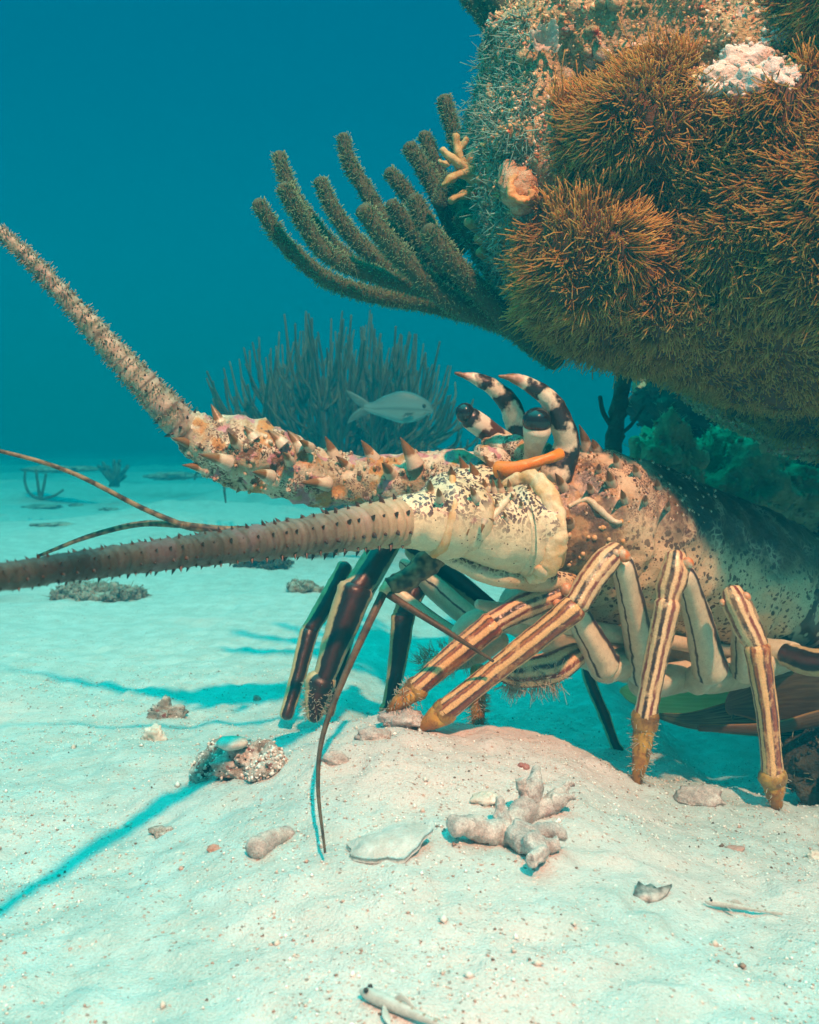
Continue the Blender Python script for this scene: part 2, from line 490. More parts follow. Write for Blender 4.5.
def m_abdomen():
    k = NT('tail_shell')
    v = k.attr('v')
    w = k.math('MULTIPLY', k.math('SUBTRACT', k.noise(22, 3), 0.5), 0.20)
    s = k.math('FRACT', k.math('MULTIPLY', k.math('ADD', v, w), 11.0))
    c = k.ramp(s, [(0, (0.06, 0.035, 0.022)), (0.55, (0.10, 0.05, 0.03)), (0.66, (0.48, 0.40, 0.26)), (0.82, (0.50, 0.42, 0.28)), (0.9, (0.05, 0.03, 0.02)), (1, (0.06, 0.035, 0.022))])
    c = k.mix(k.mapr(k.noise(30, 3), 0.55, 0.62), c, (0.03, 0.02, 0.018))
    c = k.mix(k.mapr(k.vor(38), 0.16, 0.22, 1, 0), c, (0.60, 0.52, 0.36))
    return k.done(c, 0.35, [(k.noise(90, 4), 0.4, 0.003)])


def m_fan(name, c1, c2, edge):
    k = NT(name)
    v = k.attr('v')
    st = k.noise(8, 2, vec=k.n('ShaderNodeCombineXYZ', {0: k.math('MULTIPLY', v, 9.0), 1: k.math('MULTIPLY', k.attr('u'), 2.0)}).outputs[0])
    c = k.mix(k.mapr(st, 0.35, 0.65), c1, c2)
    e = k.math('ABSOLUTE', k.math('SUBTRACT', k.math('ABSOLUTE', v), 0.25))
    c = k.mix(k.mapr(e, 0.17, 0.22), c, edge)
    return k.done(c, 0.35, [(st, 0.4, 0.002)], transl=0.5)


def m_fragment():
    k = NT('dead_coral')
    c = k.mix(k.mapr(k.noise(40, 4), 0.35, 0.65), (0.60, 0.52, 0.48), (0.80, 0.73, 0.67))
    c = k.mix(k.mapr(k.noise(55, 5, 0.7), 0.58, 0.68), c, (0.42, 0.32, 0.29))
    c = k.mix(k.mapr(k.noise(30, 4, 0.6), 0.60, 0.72), c, (0.60, 0.42, 0.40))
    return k.done(c, 0.85, [(k.noise(160, 5, 0.65), 0.7, 0.003), (k.vor(420), 0.4, 0.001)], spec=0.2, grain=0.4)


def m_rubble():
    k = NT('rubble_stone')
    c = k.mix(k.mapr(k.noise(50, 5, 0.65), 0.35, 0.65), (0.42, 0.36, 0.30), (0.84, 0.79, 0.72))
    c = k.mix(k.mapr(k.noise(90, 4), 0.58, 0.66), c, (0.40, 0.14, 0.12))
    c = k.mix(k.mapr(k.noise(120, 4), 0.60, 0.68), c, (0.06, 0.05, 0.04))
    return k.done(c, 0.9, [(k.noise(140, 5, 0.7), 0.9, 0.004)], spec=0.2, grain=0.4)


def m_grain():
    k = NT('sand_grain')
    c = k.ramp(k.attr('rnd'), [(0, (0.10, 0.07, 0.055)), (0.05, (0.24, 0.16, 0.12)), (0.14, (0.50, 0.32, 0.26)), (0.24, (0.60, 0.50, 0.43)), (0.45, (0.64, 0.62, 0.56)), (1, (0.86, 0.86, 0.82))])
    return k.done(c, 0.8, spec=0.3)


def m_crumb():
    k = NT('reef_crust')
    c = k.ramp(k.attr('rnd'), [(0, (0.14, 0.24, 0.15)), (0.15, (0.32, 0.28, 0.10)), (0.32, (0.60, 0.43, 0.18)), (0.46, (0.76, 0.62, 0.36)), (0.58, (0.40, 0.24, 0.11)), (0.66, (0.56, 0.15, 0.07)), (0.74, (0.80, 0.72, 0.58)), (0.88, (0.66, 0.54, 0.28)), (1, (0.22, 0.34, 0.20))])
    return k.done(c, 0.8, [(k.noise(300, 3), 0.6, 0.002)], spec=0.25)


def m_fish():
    k = NT('silver_fish_skin')
    v = k.attr('v')
    c = k.ramp(k.math('ABSOLUTE', v), [(0, (0.03, 0.08, 0.08)), (0.12, (0.06, 0.14, 0.14)), (0.24, (0.13, 0.26, 0.26)), (0.27, (0.08, 0.17, 0.17)), (0.30, (0.15, 0.28, 0.27)), (0.5, (0.22, 0.36, 0.35))])
    return k.done(c, 0.5, [(k.vor(160), 0.2, 0.001)], spec=0.3)


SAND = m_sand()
REEF = m_reef()
POLYP = m_polyp()
MATBASE = m_matbase()
LEG = m_leg('striped_leg_shell')
LEGW = m_leg('striped_leg_shell_warm', base=(0.86, 0.50, 0.22), warm=(0.70, 0.26, 0.05), stripes=2.0)
MERUS = m_legplain('pale_leg_shell', (0.78, 0.68, 0.47), (0.06, 0.035, 0.04))
DARKLEG = m_darkleg()
CLAW = m_claw()
ANKLE = m_simple('ankle_shell', (0.16, 0.06, 0.015), (0.62, 0.34, 0.07), 75, 0.35, 0.5, 0.002, 0.5)
CARA = m_carapace()
PED = m_peduncle()
CRUST = m_crusty()
FLAG = m_flag('near_antenna_shell', 1.0)
FLAG2 = m_flag('far_antenna_shell')
SPINE = m_spine()
HORN = m_horn()
EYE = m_eye()
ABD = m_abdomen()
PALE = m_simple('pale_shell', (0.70, 0.60, 0.40), (0.82, 0.72, 0.52), 30, 0.38, 0.3, 0.002, 0.5, sss=0.06)
RIM = m_simple('shell_rim', (0.74, 0.42, 0.15), (0.84, 0.70, 0.45), 45, 0.4, 0.4, 0.002, 0.5, sss=0.05)
SEAM = m_simple('orange_joint', (0.74, 0.36, 0.10), (0.78, 0.62, 0.38), 40, 0.4, 0.3, 0.002, 0.5, sss=0.05)
ORANGE = m_simple('orange_shell', (0.90, 0.22, 0.008), (0.85, 0.30, 0.03), 50, 0.35, 0.2, 0.001, 0.5, sss=0.05)
KNOB = m_simple('knee_knob', (0.75, 0.22, 0.05), (0.70, 0.56, 0.38), 130, 0.35, 0.2, 0.001, 0.5, detail=2)
STALK = m_simple('eye_stalk', (0.62, 0.52, 0.33), (0.86, 0.79, 0.61), 48, 0.35, 0.2, 0.001, 0.5, sss=0.05)
STALKD = m_stalk()
WHIP = m_simple('antennule_shell', (0.05, 0.025, 0.015), (0.16, 0.09, 0.045), 60, 0.5, 0.3, 0.001)
WHIPB = m_simple('banded_antennule_shell', (0.035, 0.024, 0.016), (0.30, 0.21, 0.11), 120, 0.45, 0.3, 0.001, detail=1)
GREENFAN = m_fan('green_tail_fan', (0.44, 0.70, 0.36), (0.56, 0.80, 0.46), (0.46, 0.42, 0.18))
DARKFAN = m_fan('dark_tail_fan', (0.035, 0.05, 0.03), (0.22, 0.28, 0.15), (0.40, 0.32, 0.14))
BROWNFAN = m_fan('brown_tail_fan', (0.16, 0.085, 0.035), (0.24, 0.14, 0.06), (0.50, 0.26, 0.07))
HAIR = m_strand('leg_bristles', [(0, (0.40, 0.33, 0.20)), (1, (0.76, 0.72, 0.58))])
EPI = m_strand('epiphyte_tufts', [(0, (0.18, 0.15, 0.08)), (1, (0.38, 0.42, 0.28))])
RODBARK = m_simple('sea_rod_bark', (0.06, 0.075, 0.035), (0.11, 0.13, 0.06), 200, 0.8, 0.8, 0.002)
RODPOLYP = m_strand('sea_rod_polyps', [(0, (0.05, 0.12, 0.05)), (0.5, (0.15, 0.28, 0.12)), (1, (0.32, 0.56, 0.29))])
BUSH = m_simple('bush_coral', (0.06, 0.07, 0.045), (0.13, 0.14, 0.085), 25, 0.9, 0.4, 0.004)
FIRE = m_simple('yellow_coral', (0.36, 0.27, 0.08), (0.56, 0.47, 0.22), 45, 0.7, 0.4, 0.002, sss=0.05)
TUNIC = m_simple('orange_tunicate', (0.50, 0.19, 0.05), (0.62, 0.50, 0.32), 85, 0.75, 1.0, 0.004)
WHITE = m_simple('white_sponge', (0.70, 0.60, 0.48), (0.82, 0.78, 0.70), 40, 0.85, 0.8, 0.006)
TURF = m_strand('algae_turf', [(0, (0.06, 0.05, 0.025)), (0.6, (0.22, 0.17, 0.08)), (1, (0.40, 0.33, 0.20))])
TURFG = m_strand('pale_green_algae', [(0, (0.08, 0.24, 0.17)), (1, (0.36, 0.66, 0.54))])
LEAF = m_simple('pale_leafy_algae', (0.66, 0.66, 0.52), (0.84, 0.82, 0.70), 60, 0.6, 0.5, 0.002, transl=0.3)
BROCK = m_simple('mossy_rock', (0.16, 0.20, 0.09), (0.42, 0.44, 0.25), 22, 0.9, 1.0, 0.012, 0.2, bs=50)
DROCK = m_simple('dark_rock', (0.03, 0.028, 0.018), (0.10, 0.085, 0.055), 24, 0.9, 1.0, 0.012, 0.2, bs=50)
FROCK = m_simple('weedy_rubble', (0.16, 0.14, 0.10), (0.50, 0.46, 0.38), 26, 0.95, 1.0, 0.01, 0.2, bs=60)
FRAG = m_fragment()
RUB = m_rubble()
GRAIN = m_grain()
CRUMB = m_crumb()
SHELL = m_simple('white_shell', (0.66, 0.58, 0.48), (0.80, 0.76, 0.68), 35, 0.45, 0.4, 0.002, 0.5)
SHELLD = m_simple('sandy_shell', (0.50, 0.51, 0.47), (0.66, 0.68, 0.65), 55, 0.7, 0.7, 0.003, 0.3, bs=240)
SHARD = m_simple('dark_shell_shard', (0.10, 0.10, 0.09), (0.60, 0.57, 0.52), 90, 0.4, 0.4, 0.001, 0.5)
FISH = m_fish()
FIN = m_simple('fish_fin', (0.12, 0.24, 0.23), (0.17, 0.30, 0.28), 60, 0.4, 0.3, 0.001, transl=0.4)
GOBY = m_simple('pale_goby_skin', (0.56, 0.60, 0.55), (0.70, 0.73, 0.68), 90, 0.35, 0.2, 0.0006, 0.5, transl=0.15)
GSPOT = m_simple('goby_marking', (0.36, 0.34, 0.26), (0.48, 0.43, 0.34), 90, 0.4, 0.2, 0.0006)


# ------------------------------------------------------------------ mesh building
class MB:
    def __init__(self):
        self.V, self.Q, self.T, self.A, self.n = [], [], [], {'u': [], 'v': [], 't': [], 'rnd': []}, 0

    def add(self, vs_, quads=None, tris=None, **at):
        v = vs_
        v = np.asarray(v, float).reshape(-1, 3)
        k = len(v)
        self.V.append(v)
        if quads is not None and len(quads):
            self.Q.append(np.asarray(quads, np.int64) + self.n)
        if tris is not None and len(tris):
            self.T.append(np.asarray(tris, np.int64) + self.n)
        for a in self.A:
            self.A[a].append(np.broadcast_to(np.asarray(at.get(a, 0.0), float), (k,)))
        self.n += k
        return self

    def mesh(self, name):
        me = bpy.data.meshes.new(name)
        v = np.concatenate(self.V)
        q = np.concatenate(self.Q) if self.Q else np.zeros((0, 4), np.int64)
        t = np.concatenate(self.T) if self.T else np.zeros((0, 3), np.int64)
        me.vertices.add(len(v))
        me.vertices.foreach_set('co', v.ravel())
        loops = np.concatenate([q.ravel(), t.ravel()])
        me.loops.add(len(loops))
        me.loops.foreach_set('vertex_index', loops.astype(np.int32))
        npoly = len(q) + len(t)
        me.polygons.add(npoly)
        ls = np.concatenate([np.arange(len(q)) * 4, len(q) * 4 + np.arange(len(t)) * 3]).astype(np.int32)
        me.polygons.foreach_set('loop_start', ls)
        me.polygons.foreach_set('use_smooth', np.ones(npoly, bool))
        for a in self.A:
            at = me.attributes.new(a, 'FLOAT', 'POINT')
            at.data.foreach_set('value', np.concatenate(self.A[a]).astype(np.float32))
        me.update(calc_edges=True)
        me.validate()
        return me

    def build(self, name, mat, parent=None, kind=None, label=None):
        o = bpy.data.objects.new(name, self.mesh(name))
        o.data.materials.append(mat)
        COL.objects.link(o)
        if parent is not None:
            o.parent = parent
            if parent.type == 'EMPTY':
                o.location = -parent.location
        if kind:
            o['kind'] = kind
        if label:
            o['label'] = label
        return o


def tag(o, label, cat, group=None):
    o['label'] = label
    o['category'] = cat
    if group:
        o['group'] = group
    return o


def thing(name, label, cat, loc, group=None):
    o = bpy.data.objects.new(name, None)
    o.empty_display_size = 0.03
    COL.objects.link(o)
    o.location = Vector(loc)
    return tag(o, label, cat, group)


def single(mb, name, mat, label, cat, base, group=None):
    """a thing that is one mesh, its origin at its base"""
    base = np.asarray(base, float)
    mb.V = [v - base for v in mb.V]
    o = mb.build(name, mat)
    o.location = Vector(base)
    return tag(o, label, cat, group)


def catmull(pts, k):
    p = np.asarray(pts, float)
    if len(p) == 2:
        s = np.linspace(0, 1, k + 1)[:, None]
        return p[0] * (1 - s) + p[1] * s
    e = np.vstack([2 * p[0] - p[1], p, 2 * p[-1] - p[-2]])
    out = []
    for i in range(len(p) - 1):
        a, b, c, d = e[i:i + 4]
        s = np.linspace(0, 1, k, endpoint=False)[:, None]
        out.append(0.5 * ((2 * b) + (c - a) * s + (2 * a - 5 * b + 4 * c - d) * s ** 2 + (3 * b - a - 3 * c + d) * s ** 3))
    out.append(p[-1:])
    return np.vstack(out)


def ctl(lst):
    """(px,py,Y,rpx) -> xyz r"""
    o = []
    for a in lst:
        p = P(a[0], a[1], a[2])
        o.append((*p, a[3] * a[2] / FPX))
    return np.array(o)


def tube(mb, c, n=14, k=6, ref='cam', flat=1.0, prof=None, capa=True, capb=True, rough=0.0, seed=0, rs=60.0, sharp=1.0):
    """loft along control rows (x,y,z,r); v = 0 faces ref"""
    q = catmull(c, k)
    p, r = q[:, :3], np.maximum(q[:, 3], 1e-4)
    if capa or capb:
        pp, rr = [], []
        if capa:
            d = unit(p[0] - p[1])
            for s in (0.98, 0.8, 0.45):
                pp.append(p[0] + d * r[0] * s * 0.7 * sharp); rr.append(r[0] * math.sqrt(max(1 - s * s, 0.015)))
        pp += list(p); rr += list(r)
        if capb:
            d = unit(p[-1] - p[-2])
            for s in (0.45, 0.8, 0.98):
                pp.append(p[-1] + d * r[-1] * s * 0.7 * sharp); rr.append(r[-1] * math.sqrt(max(1 - s * s, 0.015)))
        p, r = np.array(pp), np.array(rr)
    m = len(p)
    t = unit(np.gradient(p, axis=0))
    if isinstance(ref, str):
        R = unit(CAMP - p)
    else:
        R = np.broadcast_to(np.asarray(ref, float), p.shape)
    n1 = unit(R - t * (R * t).sum(1, keepdims=True))
    n2 = np.cross(t, n1)
    L = np.concatenate([[0], np.cumsum(np.linalg.norm(np.diff(p, axis=0), axis=1))])
    a = np.linspace(-math.pi, math.pi, n + 1)
    u = np.repeat(L, n + 1)
    tt = u / max(L[-1], 1e-6)
    v = np.tile(a / (2 * math.pi), m)
    rad = np.repeat(r, n + 1)
    if prof is not None:
        rad = rad * prof(u, tt, v)
    ca, sa = np.tile(np.cos(a), m), np.tile(np.sin(a), m)
    pos = np.repeat(p, n + 1, 0) + (rad * ca)[:, None] * np.repeat(n1, n + 1, 0) + (rad * sa * flat)[:, None] * np.repeat(n2, n + 1, 0)
    if rough:
        nz = fbm(pos * rs, 3, seed)
        out = unit(pos - np.repeat(p, n + 1, 0))
        pos = pos + out * (nz * rough)[:, None]
        # close the seam exactly
        pos = pos.reshape(m, n + 1, 3); pos[:, -1] = pos[:, 0]; pos = pos.reshape(-1, 3)
    i = np.arange(m - 1)[:, None] * (n + 1) + np.arange(n)[None, :]
    i = i.ravel()
    quads = np.stack([i, i + 1, i + n + 2, i + n + 1], 1)
    tris = []
    vs = [pos]
    us, ts, vvs = [u], [tt], [v]
    base = m * (n + 1)
    # close the ends
    j = np.arange(n)
    pos2 = np.vstack([pos, p[0], p[-1]])
    tris = np.vstack([np.stack([j + 1, j, np.full(n, base)], 1), np.stack([(m - 1) * (n + 1) + j, (m - 1) * (n + 1) + j + 1, np.full(n, base + 1)], 1)])
    mb.add(pos2, quads, tris, u=np.append(u, [0, L[-1]]), t=np.append(tt, [0, 1]), v=np.append(v, [0, 0]))
    return mb


def ptube(lst, **kw):
    return tube(MB(), ctl(lst), **kw)


def spike(mb, base, tip, r, n=7, bend=0.0):
    """curved cone"""
    base, tip = np.asarray(base, float), np.asarray(tip, float)
    mid = base * 0.5 + tip * 0.5 + np.array([0, 0, 1]) * bend
    c = np.array([(*base, r), (*(base * .75 + mid * .25), r * .86), (*mid, r * 0.55), (*(mid * .4 + tip * .6), r * .26), (*tip, r * 0.05)])
    return tube(mb, c, n=n, k=2, capa=False, capb=False)


def strands(mb, base, d, length, rad, bend, k=3, m=3, tip=0.35, rnd=None, wave=None):
    base, d, bend = (np.asarray(x, float) for x in (base, d, bend))
    N = len(base)
    length = np.broadcast_to(np.asarray(length, float), (N,))
    rad = np.broadcast_to(np.asarray(rad, float), (N,))
    s = np.linspace(0, 1, k + 1)
    pts = base[:, None] + (d[:, None] * s[None, :, None] + bend[:, None] * (s ** 2)[None, :, None]) * length[:, None, None]
    if wave is not None:
        pts = pts + wave[:, None] * (np.sin(s * 5.2) * s)[None, :, None] * length[:, None, None]
    hx = np.where(np.abs(d[:, :1]) < 0.8, np.array([[1., 0, 0]]), np.array([[0, 1., 0]]))
    n1 = unit(np.cross(d, hx)); n2 = unit(np.cross(d, n1))
    a = np.arange(m) / m * 2 * math.pi
    ring = np.cos(a)[None, :, None] * n1[:, None] + np.sin(a)[None, :, None] * n2[:, None]
    rr = rad[:, None] * (1 - (1 - tip) * s[None, :] ** 1.5)
    v = pts[:, :, None] + ring[:, None] * rr[:, :, None, None]
    v = v.reshape(-1, 3)
    o = np.arange(N)[:, None, None] * (k + 1) * m
    jj = np.arange(k)[None, :, None] * m
    ii = np.arange(m)[None, None, :]
    i2 = (ii + 1) % m
    q = np.stack(np.broadcast_arrays(o + jj + ii, o + jj + i2, o + jj + m + i2, o + jj + m + ii), -1).reshape(-1, 4)
    tris = None
    if m == 3:
        tris = (np.arange(N)[:, None] * (k + 1) * 3 + k * 3 + np.arange(3)[None]).reshape(-1, 3)
    t = np.tile(np.repeat(s, m), N)
    rn = RNG.random(N) if rnd is None else rnd
    mb.add(v, q, tris, t=t, rnd=np.repeat(rn, (k + 1) * m))
    return mb


def ball(mb, c, rad, nu=20, nv=12, rough=0.0, seed=0, rs=40.0, axes=None, octv=4, floor=None):
    """lumpy ellipsoid with axes rad (3)"""
    th = np.linspace(0, math.pi, nv + 1)
    ph = np.linspace(0, 2 * math.pi, nu, endpoint=False)
    T, Ph = np.meshgrid(th, ph, indexing='ij')
    d = np.stack([np.sin(T) * np.cos(Ph), np.sin(T) * np.sin(Ph), np.cos(T)], -1).reshape(-1, 3)
    p = d * np.asarray(rad)
    if rough:
        nz = fbm(p * rs + seed * 7.1, octv, seed)
        p = p * (1 + rough * nz)[:, None]
    if axes is not None:
        p = p @ np.asarray(axes)
    p = p + np.asarray(c)
    i = np.arange(nv)[:, None] * nu
    j = np.arange(nu)[None]
    j2 = (j + 1) % nu
    q = np.stack(np.broadcast_arrays(i + j, i + nu + j, i + nu + j2, i + j2), -1).reshape(-1, 4)
    mb.add(p, q, None, v=d[:, 2] * 0.5, t=(d[:, 2] + 1) / 2, u=0)
    return mb


# ------------------------------------------------------------------ sea floor
CR_PX = np.array([-400, 60, 200, 260, 330, 400, 480, 560, 640, 700, 819, 1100], float)
CR_PY = np.array([775, 775, 768, 750, 728, 716, 730, 746, 781, 791, 810, 830], float)
CR_X = np.array([P(a, 500, 0.96)[0] for a in CR_PX])
CR_Z = np.array([P(409, b, 0.96)[2] for b in CR_PY])


def ground(x, y, detail=True):
    x, y = np.asarray(x, float), np.asarray(y, float)
    zc = np.interp(x, CR_X, CR_Z)
    ls = sstep((x + 0.16) / 0.22)                      # 0 at left, 1 under the lobster
    zb = 0.0 * (1 - ls) - 0.06 * ls
    zb = zb - 0.07 * sstep((x - 0.30) / 0.14)
    zb = zb * (1 - sstep((y - 2.0) / 2.0))
    tf = sstep((y - 0.38) / (0.94 - 0.38))
    zf = 0.012 * (1 - tf) + zc * tf
    tb = sstep((y - 0.97) / 0.20)
    z = np.where(y < 0.97, zf, zc * (1 - tb) + zb * tb)
    if detail:
        sh = x.shape
        q = np.stack([x.ravel(), y.ravel(), np.zeros(x.size)], 1)
        z = z + (0.006 * fbm(q * 7, 3, 3) + 0.0034 * fbm(q * 38, 3, 5) + 0.0012 * fbm(q * 120, 2, 6)).reshape(sh)
        far = sstep((y - 1.6) / 3)
        z = z + far * (0.05 * fbm(q * 1.1, 3, 9)).reshape(sh)
    return z


def g1(x, y):
    return float(ground(np.array([x]), np.array([y]))[0])


def gpt(px, py):
    """where the line of sight through a pixel meets the sea floor"""
    Y = np.linspace(0.4, 6, 2500)
    d = P(px, py, 1.0) - CAMP
    pts = CAMP + d * Y[:, None]
    below = pts[:, 2] < ground(pts[:, 0], pts[:, 1])
    i = int(np.argmax(below)) if below.any() else len(Y) - 1
    return pts[i]


nx, ny = 390, 470
tx = np.linspace(-1, 1, nx)
xs = 0.9 * np.sinh(tx * 3.6) / np.sinh(3.6) * 15.5 / 0.9
xs = np.sign(tx) * (np.abs(tx) * 0.95 + (np.abs(tx) ** 9) * 14.5)
ty = np.linspace(0, 1, ny)
ys = -1.0 + 1.25 * np.clip(ty / 0.06, 0, 1) + 1.35 * np.clip((ty - 0.06) / 0.64, 0, 1) + 26.0 * np.clip((ty - 0.70) / 0.30, 0, 1) ** 2.6
X, Yg = np.meshgrid(xs, ys)
Z = ground(X, Yg)
i = (np.arange(ny - 1)[:, None] * nx + np.arange(nx - 1)[None]).ravel()
mb = MB().add(np.stack([X.ravel(), Yg.ravel(), Z.ravel()], 1), np.stack([i, i + 1, i + nx + 1, i + nx], 1))
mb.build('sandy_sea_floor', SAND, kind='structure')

# loose grains and shell grit lying on the sand
ng = 46000
gx = RNG.uniform(-0.62, 0.62, ng)
gy = 0.44 + 1.0 * RNG.random(ng) ** 1.25
keep = (np.abs(gx) < 0.10 + gy * 0.50) & (fbm(np.stack([gx * 6, gy * 6, gx * 0], 1), 3, 21) + RNG.normal(0, 0.45, ng) > -0.1)
gx, gy = gx[keep], gy[keep]
ng = len(gx)
sz = (0.0005 + 0.0011 * RNG.random(ng) ** 3) * (1 + 1.3 * (RNG.random(ng) > 0.985))
octa = np.array([[1, 0, 0], [-1, 0, 0], [0, 1, 0], [0, -1, 0], [0, 0, 1], [0, 0, -1]], float)
of = np.array([[0, 2, 4], [2, 1, 4], [1, 3, 4], [3, 0, 4], [2, 0, 5], [1, 2, 5], [3, 1, 5], [0, 3, 5]])
gv = octa[None] * (sz[:, None, None] * RNG.uniform(0.5, 1.4, (ng, 6, 1)))
ang = RNG.uniform(0, 6.28, ng)
cx, sx = np.cos(ang), np.sin(ang)
gv = np.stack([gv[:, :, 0] * cx[:, None] - gv[:, :, 1] * sx[:, None], gv[:, :, 0] * sx[:, None] + gv[:, :, 1] * cx[:, None], gv[:, :, 2] * 0.8], -1)
gv = gv + np.stack([gx, gy, ground(gx, gy) + sz * 0.3], 1)[:, None]
gm = MB().add(gv.reshape(-1, 3), None, (of[None] + (np.arange(ng) * 6)[:, None, None]).reshape(-1, 3), rnd=np.repeat(RNG.random(ng), 6))
gm.build('sand_grit', GRAIN, kind='stuff', label='loose grains and shell grit scattered on the near sand')


octa = np.array([[1, 0, 0], [-1, 0, 0], [0, 1, 0], [0, -1, 0], [0, 0, 1], [0, 0, -1]], float)
of8 = np.array([[0, 2, 4], [2, 1, 4], [1, 3, 4], [3, 0, 4], [2, 0, 5], [1, 2, 5], [3, 1, 5], [0, 3, 5]])


def chips(mb, pos, size, seed, rnd=None):
    r = np.random.default_rng(seed)
    n_ = len(pos)
    v_ = octa[None] * (size[:, None, None] * r.uniform(0.5, 1.4, (n_, 6, 1))) + r.normal(0, 0.18, (n_, 6, 3)) * size[:, None, None]
    a = unit(r.normal(size=(n_, 3))); b_ = unit(np.cross(a, r.normal(size=(n_, 3)))); c_ = np.cross(a, b_)
    M_ = np.stack([a, b_, c_], 1)
    v_ = np.einsum('nij,njk->nik', v_, M_) + pos[:, None]
    return mb.add(v_.reshape(-1, 3), None, (of8[None] + (np.arange(n_) * 6)[:, None, None]).reshape(-1, 3), rnd=np.repeat(r.random(n_) if rnd is None else rnd, 6))


# ------------------------------------------------------------------ coral head overhanging from the upper right
def blob(px, py, Y, rx, ry, rz):
    return (P(px, py, Y), np.array([rx * Y / FPX, ry, rz * Y / FPX]))


LOBES = [blob(812, 256, 1.11, 203, 0.28, 148), blob(592, 268, 1.07, 66, 0.12, 82), blob(646, 158, 1.06, 82, 0.14, 82), blob(856, 30, 1.00, 100, 0.15, 62),
         blob(742, 150, 1.02, 100, 0.14, 72), blob(676, 306, 1.08, 98, 0.14, 68)]
BARE = [blob(650, 68, 1.15, 138, 0.17, 112), blob(535, 165, 1.16, 58, 0.14, 165), blob(735, 62, 1.02, 74, 0.08, 42), blob(900, 200, 1.45, 300, 0.3, 260)]


def sd_ell(p, b):
    q = p - b[0]
    k0 = np.linalg.norm(q / b[1], axis=1)
    k1 = np.linalg.norm(q / (b[1] ** 2), axis=1)
    return k0 * (k0 - 1) / np.maximum(k1, 1e-6)


def smin(a, b, k):
    h = np.clip(0.5 + 0.5 * (b - a) / k, 0, 1)
    return b * (1 - h) + a * h - k * h * (1 - h)


def sd_reef(p):
    d = None
    for b in LOBES + BARE:
        s = sd_ell(p, b)
        d = s if d is None else smin(d, s, 0.010)
    return d - 0.012 * fbm(p * 14, 3, 31) - 0.004 * fbm(p * 60, 2, 32)


RC = P(770, 190, 1.24)
nu, nv = 350, 230
th = np.linspace(0, math.pi, nv + 1)
ph = np.linspace(0, 2 * math.pi, nu, endpoint=False)
T, Ph = np.meshgrid(th, ph, indexing='ij')
D = np.stack([np.sin(T) * np.cos(Ph), np.sin(T) * np.sin(Ph), np.cos(T)], -1).reshape(-1, 3)
rr = np.full(len(D), 0.75)
for _ in range(34):
    rr = rr - 0.75 * sd_reef(RC + D * rr[:, None])
    rr = np.clip(rr, 0.05, 1.2)
RP = RC + D * rr[:, None]
i = np.arange(nv)[:, None] * nu
j = np.arange(nu)[None]
RQ = np.stack(np.broadcast_arrays(i + j, i + nu + j, i + nu + (j + 1) % nu, i + (j + 1) % nu), -1).reshape(-1, 4)
dl = np.min([sd_ell(RP, b) for b in LOBES], 0)
db = np.min([sd_ell(RP, b) for b in BARE[:3]], 0)
lob = dl - db
reef = thing('coral_boulder', 'big coral boulder overhanging the lobster, shaggy with golden brown polyps', 'coral', P(900, 560, 1.5))
MB().add(RP, RQ).build('rock', REEF, reef)
g = RP.reshape(nv + 1, nu, 3)
da = np.roll(g, -1, 1) - np.roll(g, 1, 1)
dbv = np.gradient(g, axis=0)
RN = unit(np.cross(dbv, da)).reshape(-1, 3)
RN = np.where(((RN * D).sum(1) < 0)[:, None], -RN, RN)


def reef_sample(n, mask, seed):
    r = np.random.default_rng(seed)
    a = g[1:-1]
    area = (np.linalg.norm(da, axis=2) * np.linalg.norm(dbv, axis=2)).ravel() * mask
    idx = r.choice(len(RP), n, p=area / area.sum())
    q = RP[idx] + r.normal(0, 0.0016, (n, 3))
    return idx, q, RN[idx]


def rpt(px, py):
    """where the line of sight through a pixel meets the coral head"""
    d = P(px, py, 1.0) - CAMP
    Y = np.linspace(0.6, 1.8, 1500)
    pts = CAMP + d * Y[:, None]
    ins = sd_reef(pts) < 0
    k_ = int(np.argmax(ins)) if ins.any() else 700
    return pts[k_]


bare_c = rpt(745, 68)
dbare = np.linalg.norm((RP - bare_c) * np.array([1, 0.6, 1.25]), axis=1)
_v = RP - CAMP
_dp = _v @ FWD
_px, _py = W / 2 + _v[:, 0] / _dp * FPX, H / 2 - (_v @ UPV) / _dp * FPX
front = ((RN * unit(_v)).sum(1) < 0.30) & (_px < 930) & (_py > -110)
lowcut = RP[:, 1] < 1.40
pmask = ((lob + 0.010 * fbm(RP * 30, 2, 44)) < 0.006) & front & lowcut & (dbare > 0.048)
idx, q, nr = reef_sample(10500, pmask.astype(float), 5)
fl = np.stack([fbm(q * 24, 2, 51), fbm(q * 24, 2, 52), fbm(q * 24, 2, 53)], 1)
fl2 = np.stack([fbm(q * 9, 2, 151), fbm(q * 9, 2, 152), fbm(q * 9, 2, 153)], 1)
tg_ = unit(fl2 - nr * (fl2 * nr).sum(1, keepdims=True))
ax = unit(nr * 0.55 + 0.6 * fl + 0.75 * tg_ + np.array([-0.34, -0.02, 0.05]))
ax = unit(ax + nr * np.clip(0.35 - (ax * nr).sum(1, keepdims=True), 0, 1))
NTENT = 5
B = np.repeat(q, NTENT, 0)
AX = np.repeat(ax, NTENT, 0)
spread = unit(RNG.normal(size=B.shape))
spread = unit(spread - AX * (spread * AX).sum(1, keepdims=True))
dirs = unit(AX + spread * RNG.uniform(0.05, 0.38, (len(B), 1)))
size = np.repeat(RNG.uniform(0.75, 1.25, len(q)), NTENT)
zz = np.clip((B[:, 2] - P(700, 430, 1.1)[2]) / 0.12, 0.55, 1)
ln = RNG.uniform(0.012, 0.021, len(B)) * size * zz
